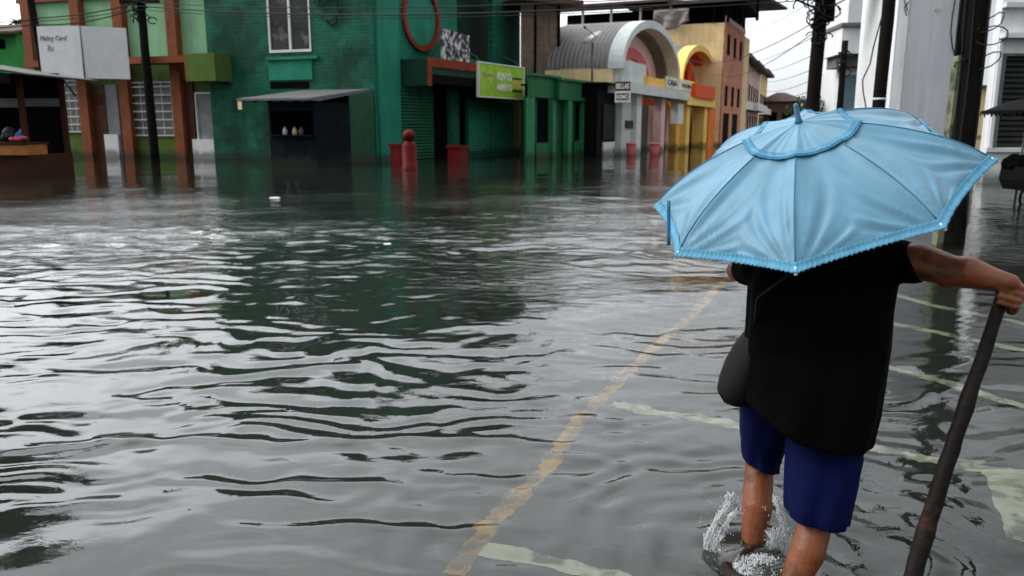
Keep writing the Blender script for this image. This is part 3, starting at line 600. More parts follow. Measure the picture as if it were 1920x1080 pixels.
# ---- green booths
sp = gp(986, 302); FS = Frame(sp, vdir(1800))
def booth(pa, pb_, header_y, pillar_px, dark_px, low_px, label, oo, deep):
    t_ = thing('market_booth', label, 'booth', FS)
    x0 = FS.uv(pa, 220, oo)[0]; x1 = FS.uv(pb_, 220, oo)[0]
    z1 = FS.uv((pa+pb_)/2, header_y[0], oo)[1]; z0 = FS.uv((pa+pb_)/2, header_y[1], oo)[1]
    b = MB(); b.box(x0, x1, -oo+.1, deep, z0, z1-.12); b.build('header', K['sgreen'], t_, FS)
    b = MB(); b.box(x0-.1, x1+.1, -oo-.05, deep, z1-.11, z1); b.build('roof', K['sgreen'], t_, FS)
    b = MB(); b.box(x0+.2, x1, -oo+.45, -oo+.6, WZ, z0-.004); b.build('wall', K['sdgreen'], t_, FS)
    for q_ in pillar_px:
        xa, xb = FS.uv(q_[0], 240, oo)[0], FS.uv(q_[1], 240, oo)[0]
        MB().box(xa, xb, -oo+.12, -oo+.4, WZ, z0-.004).build('pillar', mat('booth_pale_green', (.03, .17, .075), .5, .2, 3, .1, stain=.2), t_, FS)
    a = FS.rc(*dark_px, oo-.4); MB().box(a[0], a[1], -oo+.38, -oo+.44, a[2], a[3]).build('window', K['dark'], t_, FS)
    a = FS.rc(*low_px, oo-.3); MB().box(a[0], a[1], -oo+.25, -oo+.37, WZ, a[3]).build('counter', K['sgreen'], t_, FS)
    return t_
booth(1000, 1048, (140, 183), ((1001, 1007), (1041, 1047)), (1010, 186, 1036, 266), (1004, 268, 1040, 300), 'green market booth with a narrow dark window, beside the striped column', .0, .3)
t2 = booth(1052, 1119, (150, 189), ((1070, 1077), (1099, 1104)), (1080, 192, 1098, 262), (1075, 264, 1103, 296), 'green market booth below the satellite dish, with a square hole in its header', .25, .9)
a = FS.rc(1094, 158, 1115, 184, .25); MB().box(a[0], a[1], -.16, -.1, a[2], a[3]).build('header_opening', K['dark'], t2, FS)
# ---- dark kiosk with two-line sign
dp = gp(1122, 294); FD = Frame(dp, vdir(1700))
dk = thing('dark_kiosk', 'black shuttered kiosk with a white bottom panel next to the grey vaulted hall', 'kiosk', FD)
a = FD.rc(1120, 160, 1157, 294); MB().box(a[0], a[1], 0, 4, WZ, a[3]).build('wall', K['black'], dk, FD)
a = FD.rc(1129, 196, 1151, 262); MB().slats(a[0], a[1], a[2], a[3], -.04, 16, .04).build('shutter', mat('charcoal', (.03, .03, .032)), dk, FD)
a = FD.rc(1129, 266, 1150, 292); MB().box(a[0], a[1], -.1, 0, WZ, a[3]).build('flood_barrier', K['white'], dk, FD)
MB().box(FD.uv(1119, 165)[0], FD.uv(1165, 165)[0], -.5, 4.2, FD.uv(1140, 160)[1], FD.uv(1140, 157)[1]).build('roof', K['black'], dk, FD)
FX = Frame(gp(1153, 297), (.9, -.2))
ds = thing('name_sign', 'two stacked sign boards, dark over white, hung at the corner of the grey hall', 'sign', FX)
a = FX.rc(1153, 153, 1182, 170); MB().box(a[0], a[1], -.05, .1, a[2], a[3]).build('upper_board', mat('dark_board', (.06, .04, .035)), ds, FX)
text('BELLAS', (a[1]-a[0])*.85, (a[3]-a[2])*.6, K['letterw'], ds, FX, (a[0]+a[1])/2, -.06, (a[2]+a[3])/2, bold=.02)
a = FX.rc(1153, 171, 1182, 192); MB().box(a[0], a[1], -.05, .1, a[2], a[3]).build('lower_board', K['white'], ds, FX)
x0, x1, z0, z1 = a; MB().box(x0+.08, x1-.08, -.07, -.05, z0+.12, z1-.1).build('inset', mat('maroon_board', (.07, .025, .02)), ds, FX)
text('KISMO', (x1-x0)*.7, (z1-z0)*.38, K['letterw'], ds, FX, (x0+x1)/2, -.08, (z0+z1)/2, bold=.02)
b = MB(); b.tube([(x0+.15, .1, z0), (x0+.15, .6, z1+.8)], .03, 5); b.each('bracket', K['graymetal'], ds, FX)

# ---- vaulted halls
ap = gp(1160, 291); FA = Frame(ap, vdir(1650))
def arch_band(b, cx, zs, a_o, b_o, a_i, b_i, y0, y1, n=28):
    rings = []
    for i in range(n+1):
        t_ = math.pi*i/n; co, si = math.cos(t_), math.sin(t_)
        rings.append([(cx-co*a_o, y0, zs+si*b_o), (cx-co*a_o, y1, zs+si*b_o), (cx-co*a_i, y1, zs+si*b_i), (cx-co*a_i, y0, zs+si*b_i)])
    b.loft(rings, False, True)
def half_disc(b, cx, zs, a_, b__, y0, y1, n=28):
    b.prism([(cx-math.cos(math.pi*i/n)*a_, zs+math.sin(math.pi*i/n)*b__) for i in range(n+1)], y0, y1, 'y')
def vault(b, cx, zs, a_, b__, y0, y1, n=40, amp=.06, ribs=46):
    # corrugated barrel roof, ribs run over the arch
    m_ = ribs*2; vs = []; fs = []
    for j in range(m_+1):
        y = y0+(y1-y0)*j/m_; k = amp if j % 2 else 0
        for i in range(n+1):
            t_ = math.pi*i/n; vs.append((cx-math.cos(t_)*(a_+k), y, zs+math.sin(t_)*(b__+k)))
    for j in range(m_):
        for i in range(n): fs.append((j*(n+1)+i, j*(n+1)+i+1, (j+1)*(n+1)+i+1, (j+1)*(n+1)+i))
    b.add(vs, fs)
# hall 1
h1 = thing('vaulted_hall', 'grey and pink hall with a big corrugated barrel roof and round arch', 'building', FA)
ua, ub = FA.uv(1158, 130)[0], FA.uv(1269, 140)[0]; cx = (ua+ub)/2; ao = (ub-ua)/2
zs = FA.uv(1160, 128)[1]; bo = FA.uv(1222, 41)[1]-zs
b = MB(); arch_band(b, cx, zs, ao, bo, ao-.44, bo-.44, -.25, .55); b.build('arch', K['ggray'], h1, FA)
b = MB(); half_disc(b, cx, zs, ao-.42, bo-.42, 1.25, 1.4); b.build('tympanum', K['pink'], h1, FA)
b = MB(); arch_band(b, cx, zs, ao-.45, bo-.45, ao-.62, bo-.62, .56, 1.24); b.build('arch_soffit', mat('soffit_shade_grey', (.16, .15, .12), .9, .2, 1, stain=.4), h1, FA)  # arch underside in darker grey: its shade is put into the colour
b = MB(); arch_band(b, cx-.2, zs-.4, ao*.62, bo*.66, ao*.42, bo*.46, 1.1, 1.25); b.build('inner_arch', K['pinkred'], h1, FA)
b = MB(); half_disc(b, cx-.2, zs-.4, ao*.34, bo*.4, 1.15, 1.25); b.build('arch_window', mat('pale_pink_glass', (.62, .5, .5), .4), h1, FA)
b = MB(); vault(b, cx, zs+.02, ao-.05, bo-.08, .56, 4.6, ribs=16); b.build('barrel_roof', K['roofgray'], h1, FA)
b = MB(); b.box(ua+.05, ua+.3, .3, 4.2, zs-2.2, zs); b.build('side_wall', K['cream'], h1, FA)
b = MB(); b.box(ua+.31, ub-.3, 3.0, 4.5, WZ, zs-.1); b.build('inner_wall', K['pink'], h1, FA)
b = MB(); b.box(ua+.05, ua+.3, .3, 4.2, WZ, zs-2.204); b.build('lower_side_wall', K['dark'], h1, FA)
zl1 = FA.uv(1225, 167)[1]; zl0 = FA.uv(1225, 184)[1]
a = FA.rc(1160, 128, 1181, 291); MB().box(a[0], a[1], -.2, .5, WZ, zs).build('corner_pier', K['ggray'], h1, FA)
a = FA.rc(1183, 118, 1213, 172, .6); MB().box(a[0], a[1], -.55, .5, zl1+.01, a[3]).build('fascia_block', K['ggray'], h1, FA)
MB().box(FA.uv(1182, 180, 1)[0], ub-.05, -1.0, .5, zl0, zl1).build('ledge', K['ggray'], h1, FA)
a = FA.rc(1216, 138, 1268, 165, .8); MB().box(a[0], a[1], -.8, .5, zl1+.01, FA.uv(1216, 138, .8)[1]-.15).build('orange_fascia', K['yellow'], h1, FA)
a = FA.rc(1250, 145, 1271, 166, .9); b = MB(); b.box(a[0], a[1], -.9, -.8, a[2], a[3]); b.build('sign_board', mat('pale_sign', (.6, .6, .5)), h1, FA)
text('CASA', (a[1]-a[0])*.8, (a[3]-a[2])*.5, K['letterd'], h1, FA, (a[0]+a[1])/2, -.92, (a[2]+a[3])/2, bold=.01)
for (pa, pb_, k_) in ((1190, 1199, 'white'), (1236, 1243, 'pink')):
    a = FA.rc(pa, 188, pb_, 291, .4); MB().box(a[0], a[1], -.5, .0, WZ, zl0).build('column', K[k_], h1, FA)
for i, (pa, pb_, k_) in enumerate(((1200, 1212, 'graymetal'), (1212, 1222, 'pink'), (1222, 1230, 'ggray'), (1246, 1256, 'pink'))):
    a = FA.rc(pa, 192, pb_, 278, -1.6); MB().box(a[0], a[1]-.03, 1.5, 1.7, WZ, zl0-.3).build('shopfront_panel', K[k_], h1, FA)
a = FA.rc(1165, 226, 1180, 240); MB().box(a[0], a[1], -.3, -.21, a[2], a[3]).build('meter_box', K['dgreen'], h1, FA)
# hall 2
h2 = thing('yellow_hall', 'yellow and orange hall with a smaller round arch beyond the grey one', 'building', FA)
uc, ud = FA.uv(1274, 150)[0], FA.uv(1340, 165)[0]; cx2_ = (uc+ud)/2; a2o = (ud-uc)/2
zs2 = FA.uv(1275, 152)[1]; b2 = FA.uv(1308, 84)[1]-zs2
b = MB(); arch_band(b, cx2_, zs2, a2o, b2, a2o-.42, b2-.42, -.2, .6); b.build('arch', K['yellow2'], h2, FA)
b = MB(); half_disc(b, cx2_, zs2, a2o-.4, b2-.4, 1.25, 1.35); b.build('tympanum', mat('tymp_cream', (.65, .5, .3)), h2, FA)
b = MB(); arch_band(b, cx2_, zs2, a2o-.43, b2-.43, a2o-.6, b2-.6, .61, 1.24); b.build('arch_soffit', K['rorange'], h2, FA)
b = MB(); arch_band(b, cx2_-.1, zs2-.2, a2o*.66, b2*.7, a2o*.5, b2*.52, 1.1, 1.25); b.box(cx2_+.5, cx2_+1.5, .9, 1.09, zs2, zs2+b2*.6); b.build('inner_arch', K['rorange'], h2, FA)
b = MB(); vault(b, cx2_, zs2+.02, a2o-.05, b2-.08, .61, 9, ribs=30); b.build('barrel_roof', K['roofgray'], h2, FA)
MB().box(uc+.1, ud-.2, 3, 10, WZ, zs2).build('inner_wall', K['orange'], h2, FA)
zy1 = FA.uv(1305, 183, .8)[1]; zy0 = FA.uv(1305, 198, .8)[1]
x0 = ub; MB().box(x0, FA.uv(1341, 190, .8)[0], -.8, .5, zy0, zy1).build('ledge', K['yellow2'], h2, FA)
a = FA.rc(1303, 160, 1340, 183, .9); MB().box(a[0], a[1], -.95, .5, zy1+.01, a[3]).build('red_fascia', K['rorange'], h2, FA)
a = FA.rc(1271, 150, 1302, 182, .6); MB().box(a[0], a[1]-.05, -.6, .5, zy1+.01, a[3]).build('yellow_fascia', K['yellow2'], h2, FA)
z9 = (a[2]+a[3])/2
b = MB(); b.box(a[0]+.05, a[1]-.2, -.66, -.6, z9-.15, a[3]-.1); b.build('sign_board', mat('pale_sign2', (.62, .62, .5)), h2, FA)
text('PALMA', (a[1]-a[0])*.55, (a[3]-z9)*.45, K['letterd'], h2, FA, (a[0]+a[1])/2-.25, -.68, (a[3]-.1+z9-.15)/2, bold=.01)
for (pa, pb_, k_, oo) in ((1254, 1279, 'yellow', .0), (1284, 1290, 'yellow2', .4), (1317, 1323, 'yellow2', .4), (1326, 1349, 'orange', .5)):
    a = FA.rc(pa, 195, pb_, 287, oo); MB().box(max(a[0], ub+.01), a[1], -oo-.1, .4, WZ, zy0).build('column', K[k_], h2, FA)
a = FA.rc(1268, 194, 1279, 232, .5); MB().box(a[0], a[1], -.6, -.15, a[2], a[3]).build('light_box', K['white'], h2, FA)
for (pa, pb_, k_) in ((1292, 1299, 'rorange'), (1303, 1310, 'dbrown')):
    a = FA.rc(pa, 200, pb_, 280, -1.5); MB().box(a[0], a[1], 1.5, 1.7, WZ, zy0-.2).build('shopfront_panel', K[k_], h2, FA)
a = FA.rc(1345, 120, 1350, 280); MB().box(a[0], a[1], -.2, .3, WZ, a[3]).each('downpipe', mat('pale_green_pipe', (.3, .35, .2)), h2, FA)
# stools / buckets in front of the hall
def bin_(px, py, label):
    p = gp(px, py); t_ = thing('red_bin', label, 'bin', at(p), 'red bins in front of the grey hall')
    b = MB(); b.loft([[(r*math.cos(k*.5236), r*math.sin(k*.5236), z) for k in range(12)] for r, z in ((.2, WZ), (.26, .55), (.25, .56), (.2, .1))]); b.build('tub', K['pinkred'], t_, at(p))
    b = MB(); b.loft([[(r*math.cos(k*.5236), r*math.sin(k*.5236), z) for k in range(12)] for r, z in ((.28, .56), (.29, .62), (.22, .68), (.05, .70))]); b.build('lid', K['pinkred'], t_, at(p))
bin_(1183, 292, 'red lidded bin by the grey corner pier of the hall'); bin_(1227, 292, 'red lidded bin between the two pale columns of the hall')

# ---- satellite dish
dpz = M(1110, 152, 42.5); mt_ = at((dpz.x, dpz.y, dpz.z))
sd_ = thing('satellite_dish', 'white satellite dish on a thin mast above the green booth roof', 'satellite dish', mt_)
b = MB(); b.tube([(0, 0, -.8), (0, 0, 1.9)], .06, 6); b.build('mast', K['graymetal'], sd_, mt_)
dn = Vector((-.55, -.25, .8)).normalized(); qd = dn.to_track_quat('Z', 'Y'); b = MB(); rg = []
for j in range(1, 7):
    r = .58*j/6; rg.append([Vector((0, 0, 2.0))+qd@Vector((r*math.cos(2*math.pi*k/20), r*math.sin(2*math.pi*k/20), .5*r*r)) for k in range(20)])
b.loft(rg, True, True); b.build('dish', K['white'], sd_, mt_)
b = MB(); b.tube([Vector((0, 0, 2))+qd@Vector((.5, 0, .12)), Vector((0, 0, 2))+qd@Vector((.05, 0, .75))], .025, 5); b.tube([Vector((0, 0, 2))+qd@Vector((0, 0, .7)), Vector((0, 0, 2))+qd@Vector((.0, 0, .85))], .07, 8); b.build('arm', K['graymetal'], sd_, mt_)

# ---- big building behind the halls
qd_ = vdir(1650); FB = Frame(M(1350, 200, 66), (qd_.y, -qd_.x))
bb_ = thing('terraced_building', 'tall yellow building with a dark open gallery and rusty roof behind the halls', 'building', FB)
xa = FB.uv(1040, 60)[0]; xc = FB.uv(1255, 80)[0]
zy = FB.uv(1300, 45)[1]; zg = FB.uv(1150, 52)[1]; zt = FB.uv(1150, 14)[1]
MB().box(xc, 0, 0, 14, WZ, zy).build('wall', K['cream'], bb_, FB)
MB().box(xa, xc-.01, .2, 14, WZ, zg).build('gallery_wall', K['cream'], bb_, FB)
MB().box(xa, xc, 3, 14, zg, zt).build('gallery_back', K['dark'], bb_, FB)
b = MB(); b.box(xa, xc, 0, .15, zt-.15, zt+.05)
for i in range(5): q_ = xa+(xc-xa)*i/4; b.box(q_-.08, q_+.08, .0, .2, zg, zt-.15)
b.build('gallery_rail', K['white'], bb_, FB)
zr = FB.uv(1380, 10)[1]
b = MB(); b.prism([(-1.2, zt+.05), (14, zt+1.8), (14, zt+2.0), (-1.2, zt+.25)], xa-.5, xc, 'x'); b.prism([(-1, zy+1.5), (14, zy+2.5), (14, zy+2.7), (-1, zy+1.7)], xc, 3.2, 'x'); b.build('roof', K['brownroof'], bb_, FB)
MB().box(xc+.5, -.4, 1.5, 13, zy, zy+1.5).build('attic', K['dark'], bb_, FB)
b = MB()
for i in range(4): b.box(-.9+i*1.1, -.7+i*1.1, -.2, .0, zy, zy+1.5)
b.each('post', K['dark'], bb_, FB)
FBs = Frame(FB.o, vdir(1650))
a = FBs.rc(1351, 50, 1391, 205); MB().box(.0, a[1], -.12, -.01, WZ, zy+.1).build('salmon_wall', K['salmon'], bb_, FBs)
MB().box(a[0], a[1]+.3, -1.2, 8, zy+1.5, zy+1.75).build('terrace_roof', K['dark'], bb_, FBs)
b = MB()
for i in range(5): q_ = .1+(a[1]-.2)*i/4; b.box(q_-.1, q_+.1, -.1, .1, zy+.1, zy+1.5)
b.each('terrace_post', K['dark'], bb_, FBs)
MB().box(.0, a[1], -.16, -.0, zy+.11, zy+.5).build('parapet', K['pink'], bb_, FBs)
for i in range(3):
    for j in range(2):
        x_ = 1.2+i*a[1]/3.2; z_ = 3.2+j*4; MB().box(x_, x_+1.2, -.15, -.12, z_, z_+1.6).build('window', K['dark'], bb_, FBs)
for i in range(2): MB().box(1+i*4.5, 3.6+i*4.5, -.15, -.12, WZ, 2.6).build('doorway', K['dark'], bb_, FBs)
# tarp hanging
b = MB(); r = random.Random(4); vs = []; n_ = 12
ta = FB.rc(1226, 18, 1292, 56, 1.0)
for j in range(n_+1):
    for i in range(n_+1):
        u_ = i/n_; v_ = j/n_; vs.append((ta[0]+(ta[1]-ta[0])*u_, -1-.35*math.sin(u_*13+v_*3)*v_-r.uniform(0, .2), ta[3]-(ta[3]-ta[2])*v_*(.65+.35*math.sin(u_*3.0+.3))))
b.add(vs, [(j*(n_+1)+i, j*(n_+1)+i+1, (j+1)*(n_+1)+i+1, (j+1)*(n_+1)+i) for j in range(n_) for i in range(n_)], True)
o = b.build('tarpaulin', K['tarp'], None, FB); tag(o, 'crumpled grey brown tarpaulin hanging over the gallery edge above the arch', 'tarpaulin')
md = o.modifiers.new('s', 'SOLIDIFY'); md.thickness = .03

# ---- distant row
FC = Frame(M(1384, 255, 86), vdir(1530))
def rowhouse(pa, pb_, ytop, mk, label, off, seed, roofk='brownroof', ztop=None):
    t_ = thing('row_house', label, 'house', FC)
    x0, x1 = FC.uv(pa, 170, off)[0], FC.uv(pb_, 170, off)[0]; zt = FC.uv(pa, ytop, off)[1]
    MB().box(x0, x1-.02, -off, 9, WZ, zt).build('wall', K[mk], t_, FC)
    MB().box(x0-.5, x1+.3, -off-1.0, 9.3, zt, zt+.35).build('roof', K[roofk], t_, FC)
    nf = max(2, int(zt/3.3)); n_ = max(2, int((x1-x0)/3.2))
    for f_ in range(nf):
        for i in range(n_):
            xx = x0+.6+(x1-x0-.8)*i/n_; z_ = f_*3.3+1.0; f2 = MB().box(xx, xx+1.3, -off-.06, -off, z_, z_+1.7).build('window', K['dark'], t_, FC)
        if f_: MB().box(x0, x1-.1, -off-1.1, -off, f_*3.3-.05, f_*3.3+.75).build('balcony', K['white'] if f_ % 2 else K[mk], t_, FC)
    # gable end facing the viewer
    for f_ in range(nf):
        for i in range(2): MB().box(x0-.05, x0, 1.2+i*3, 2.4+i*3, f_*3.3+1.2, f_*3.3+2.7).build('window', K['dark'], t_, FC)
rowhouse(1386, 1402, 104, 'cream', 'cream balconied house next to the salmon wall', 0, 1)
rowhouse(1403, 1424, 118, 'pink', 'pale pink balconied house in the middle of the far row', .5, 2)
rowhouse(1425, 1438, 132, 'cream', 'small cream house with an overhanging roof at the end of the far row', 0, 3)
FE = Frame(M(1430, 240, 125), (1, -.25))
t_ = thing('brown_house', 'low brown house with a dark hipped roof at the end of the street', 'house', FE)
a = FE.rc(1432, 190, 1500, 245); MB().box(a[0], a[1], 0, 12, WZ, a[3]).build('wall', mat('brown_wall', (.14, .08, .06)), t_, FE)
z_ = a[3]; z2_ = FE.uv(1460, 171)[1]; x0, x1 = a[0]-1, a[1]+1
MB().add([(x0, -1, z_), (x1, -1, z_), (x1, 13, z_), (x0, 13, z_), (x0+3, 5, z2_), (x1-3, 5, z2_)], [(0, 3, 2, 1), (0, 1, 5, 4), (1, 2, 5), (2, 3, 4, 5), (3, 0, 4)]).build('roof', K['brownroof'], t_, FE)
for i in range(3): MB().box(a[0]+.8+i*1.9, a[0]+1.9+i*1.9, -.05, 0, 2.2, 3.7).build('window', K['dark'], t_, FE)
# low blocks closing the far end of the streets
FZ = Frame((-60, 118), (1, 0)); t_ = thing('far_block', 'pale low building block closing the far end beside the brown house', 'building', FZ)
MB().box(115, 150, 0, 14, WZ, 7).build('wall', K['cream'], t_, FZ); MB().box(114, 151, -.8, 15, 7, 7.3).build('roof', K['brownroof'], t_, FZ)

# ================================================================== RIGHT SIDE
ycn = 25.2; wc = M(1655, 335, ycn)
FW = Frame((wc.x, wc.y), (1, .03)); FWs = Frame((wc.x, wc.y), Vector((wc.x-M(1597, 260, 40).x, wc.y-40)))   # side runs back along the street
wb = thing('white_building', 'tall plain white plaster building behind the umbrella', 'building', FW)
xw = FW.uv(1838, 200)[0]
MB().box(0, xw, 0, .3, WZ, 8.2).build('wall', K['wwall'], wb, FW)
so2 = M(1597, 260, 40); dd = Vector((wc.x-so2.x, wc.y-so2.y)); L2 = dd.length; FWs = Frame((so2.x, so2.y), dd)
MB().box(0, L2-.01, 0, .3, WZ, 8.2).build('side_wall', K['wwall2'], wb, FWs)
MB().box(.4, xw, .4, 12, 7.7, 8.1).build('roof', K['graymetal'], wb, FW)
b = MB(); b.box(-.1, xw, -.08, 0, 8.0, 8.2); b.build('cornice', K['white'], wb, FW)
for (x_, z_) in ((1.1, 4.9), (2.2, 3.9), (.5, 5.3)):
    MB().box(x_, x_+.14, -.03, 0, z_, z_+.1).build('wall_fitting', K['white'], wb, FW)
FV = Frame(gp(1842, 342), (1, 0))
sb = thing('shuttered_shop', 'pale grey shop with a large black roller shutter and ledge at the right edge', 'building', FV)
xr = FV.uv(2120, 200)[0]; s_ = FV.rc(1876, 105, 2060, 277)
b = MB(); b.box(0, s_[0], 0, .3, WZ, 7); b.box(s_[1], xr, 0, .3, WZ, 7); b.box(s_[0], s_[1], 0, .3, WZ, s_[2]); b.box(s_[0], s_[1], 0, .3, s_[3], 7); b.build('wall', K['wwall2'], sb, FV)
b = MB(); b.slats(s_[0], s_[1], s_[2], s_[3], .15, 17, .07); b.build('roller_shutter', mat('black_shutter', (.03, .032, .03), .45, .3, 3), sb, FV)
a = FV.rc(1846, 62, 2060, 71, .2); MB().box(-.02, xr, -.3, 0, a[2], a[3]).build('ledge', K['white'], sb, FV)
a = FV.rc(1846, 4, 2060, 13, .2); MB().box(-.02, xr, -.22, 0, a[2], a[3]).build('cornice', K['white'], sb, FV)
a = FV.rc(1838, 278, 2060, 285, .1); MB().box(-.05, xr, -.12, 0, a[2], a[3]).build('sill', K['white'], sb, FV)
a = FV.rc(1846, 75, 1868, 277); MB().box(.02, a[1], -.06, 0, FV.uv(1850, 277)[1]+.01, a[3]).build('pilaster', K['wwall'], sb, FV)
b = MB(); b.box(s_[0]-.07, s_[0], -.04, .2, s_[2], s_[3]+.07); b.box(s_[0], s_[1], -.04, .2, s_[3], s_[3]+.07); b.build('shutter_frame', K['graymetal'], sb, FV)
MB().box(0, xr, .4, 9, 6.6, 7).build('roof', K['graymetal'], sb, FV)
# small building behind white one, with overhang
FQ = Frame(M(1560, 200, 46), (1, -.1)); t_ = thing('corner_shop', 'grey shop with a heavy overhang and blue grey door left of the white building', 'building', FQ)
a = FQ.rc(1562, 57, 1625, 105); MB().box(a[0], a[1], -1.6, 2, a[2], a[3]).build('overhang', K['wwall2'], t_, FQ)
a = FQ.rc(1562, 105, 1625, 126); MB().box(a[0]+.2, a[1], -.6, 2, a[2], a[3]-.01).build('fascia', mat('shop_grey', (.15, .15, .13)), t_, FQ)
MB().box(a[0]+.8, a[1], .3, 6, WZ, a[2]-.01).build('wall', K['wwall2'], t_, FQ)
b = FQ.rc(1577, 140, 1610, 194, 0); MB().box(b[0], b[1], .1, .28, WZ, b[3]).build('door', K['bluegrey'], t_, FQ)
a2 = FQ.rc(1562, 57, 1625, 105); MB().box(a2[0]+.6, a2[1], -.3, 5, a2[3]+.01, a2[3]+2.6).build('upper_wall', K['white'], t_, FQ)
MB().box(a2[0]-.1, a2[1], -1.8, 2.1, a2[3]+.012, a2[3]+.2).build('overhang_edge', K['graymetal'], t_, FQ)

# ---- utility poles
def pole(name, base, topx_lean, h, r0, r1, label, mk='pole', group='wooden utility poles', parts=None):
    m_ = at((base.x, base.y, 0)); t_ = thing(name, label, 'utility pole', m_, group)
    rr2 = random.Random(int(base.x*100)); pts = []; rad = []
    for i in range(13):
        k = i/12; pts.append((topx_lean*k+rr2.uniform(-.01, .01), 0, WZ+(h-WZ)*k)); rad.append(r0+(r1-r0)*k)
    MB().tube(pts, rad, 12).build('shaft', K[mk], t_, m_)
    return t_, m_
b1 = gp(291, 299); p1, m1 = pole('utility_pole', b1, -.06, 9.0, .21, .17, 'black pole in front of the terracotta pilasters of the light green building')
b = MB(); b.box(-.9, .9, -.28, -.16, 6.95, 7.1); b.box(-.7, .7, -.28, -.16, 7.9, 8.05); b.build('crossarm', K['pole'], p1, m1)
def clutter(t_, m_, zc_, r_, n_, seed, rad=.02):
    r = random.Random(seed); b = MB()
    for i in range(n_):
        c_ = Vector((r.uniform(-r_, r_)*.7, r.uniform(-r_, r_)*.5-.1, zc_+r.uniform(-r_, r_)*1.3)); rr3 = r.uniform(.3, .9)*r_; ax = Vector((r.gauss(0, 1), r.gauss(0, 1), r.gauss(0, .5))).normalized(); q_ = ax.to_track_quat('Z', 'Y')
        sp_ = r.uniform(3, 7); b.tube([c_+q_@Vector((rr3*math.cos(k*sp_/12), rr3*.7*math.sin(k*sp_/12), r.uniform(-.05, .05)*r_)) for k in range(13)], rad, 5)
    b.build('cable_tangle', K['wire'], t_, m_)
clutter(p1, m1, 6.9, .55, 14, 2, .03)
b2 = gp(112, 296); p2, m2 = pole('utility_pole', b2, -.62, 8.2, .2, .16, 'leaning pole with a pale peeling foot behind the white sign box')
MB().tube([(-.01, 0, WZ), (-.12, 0, 2.2)], [.225, .215], 12).build('pale_base', K['polepale'], p2, m2)
b3 = gp(1511, 352); p3, m3 = pole('utility_pole', b3, .10, 7.2, .17, .15, 'thick dark pole wrapped in tangled cables at the street mouth')
clutter(p3, m3, 4.5, .38, 34, 5, .018); clutter(p3, m3, 3.9, .26, 14, 6, .015)
tr = MB(); tr.loft([[(.2+.17*math.cos(k*.5236), -.05+.17*math.sin(k*.5236), z) for k in range(12)] for z in (4.0, 4.03, 4.6, 4.63)], False); tr.build('transformer', K['black'], p3, m3)
b = MB(); b.box(-.5, .5, -.24, -.16, 4.75, 4.85); b.tube([(-.2, -.2, 4.3), (-.75, -.3, 4.5), (-.9, -.3, 4.45)], .025, 6); b.each('bracket', K['wire'], p3, m3)
# hanging vine / cables on the street-side of pole 3
b4 = gp(1563, 322); p4, m4 = pole('utility_pole', b4, .06, 4.3, .11, .1, 'short thin dark pole just right of the tangled cable pole')
clutter(p4, m4, 3.6, .3, 10, 15, .02)
b5 = gp(1628, 380); p5, m5 = pole('utility_pole', b5, .10, 6.2, .125, .115, 'smooth straight dark pole in front of the white wall')
MB().tube([(.04, 0, 2.02), (.04, 0, 2.06)], .131, 12).build('band', K['grille'], p5, m5)
b6 = gp(1782, 461); p6, m6 = pole('utility_pole', b6, .0, 5.0, .155, .15, 'very thick black pole nearest the camera beside the black shutter')
b = MB()
r = random.Random(8)
for i in range(7):
    a_ = r.uniform(2.2, 5.2); x_, y_ = .165*math.cos(a_), .165*math.sin(a_)
    b.tube([(x_*(1+.1*math.sin(k*1.3+i)), y_*(1+.1*math.sin(k+i)), .2+k*.4) for k in range(12)], r.uniform(.008, .016), 5)
for k in range(60): b.tube([(.15, -.03, .25+k*.012), (.17+r.uniform(0, .02), -.05, .25+k*.012+.005)], .004, 4)
b.build('strapped_cable', K['wire'], p6, m6)
clutter(p6, m6, 2.6, .3, 5, 19, .008)
b7 = gp(1760, 461); m7 = at((b7.x, b7.y, 0)); t7 = thing('concrete_post', 'pale mossy square post with a stump top beside the very thick black pole', 'post', m7)
zpt = M(1792, 105, b7.y).z
b = MB(); b.loft([[(s1*.066+lx, s2_*.066, z) for s1, s2_ in ((-1, -1), (1, -1), (1, 1), (-1, 1))] for z, lx in ((WZ, 0), (.8, .01), (1.6, .02), (zpt-.02, .03), (zpt, .035))], False); b.build('shaft', K['polepale'], t7, m7)
b = MB(); b.tube([(.03, .02, zpt), (.06, .03, zpt+.5), (.04, .05, 3.4), (.1, .05, 4.8)], [.06, .055, .05, .04], 8); b.build('cable_duct', K['pole'], t7, m7)

# ---- power lines
def wire(p, q, sag, r_, label, n_=26, grp='overhead power lines'):
    p, q = Vector(p), Vector(q); pts = [p.lerp(q, i/n_)-Vector((0, 0, sag*4*(i/n_)*(1-i/n_))) for i in range(n_+1)]
    o = MB().tube(pts, r_, 5).build('power_line', K['wire']); tag(o, label, 'power line', grp)
P1 = Vector((b1.x-.05, b1.y-.22, 0)); P2 = Vector((b2.x-.5, b2.y-.1, 0)); P3 = Vector((b3.x+.1, b3.y-.1, 0)); P5 = Vector((b5.x+.1, b5.y, 0)); P6 = Vector((b6.x, b6.y, 0))
def up(p, z): return Vector((p.x, p.y, z))
wire(up(P1, 7.02), up(P3, 4.75), .35, .016, 'topmost cable crossing from the black left pole to the cable pole')
wire(up(P1, 6.85), up(P3, 4.6), .42, .026, 'thick middle cable crossing the square from the black left pole')
wire(up(P1, 6.7), up(P3, 4.5), .40, .014, 'thin lowest cable crossing the square from the black left pole')
wire(up(P1, 7.0), up(P2, 6.6), .15, .03, 'cable from the black left pole to the leaning pole, upper')
wire(up(P1, 6.8), up(P2, 6.3), .25, .03, 'cable from the black left pole to the leaning pole, lower')
wire(up(P1, 6.75), up(P2, 6.45), .1, .02, 'thin middle cable from the black left pole to the leaning pole')
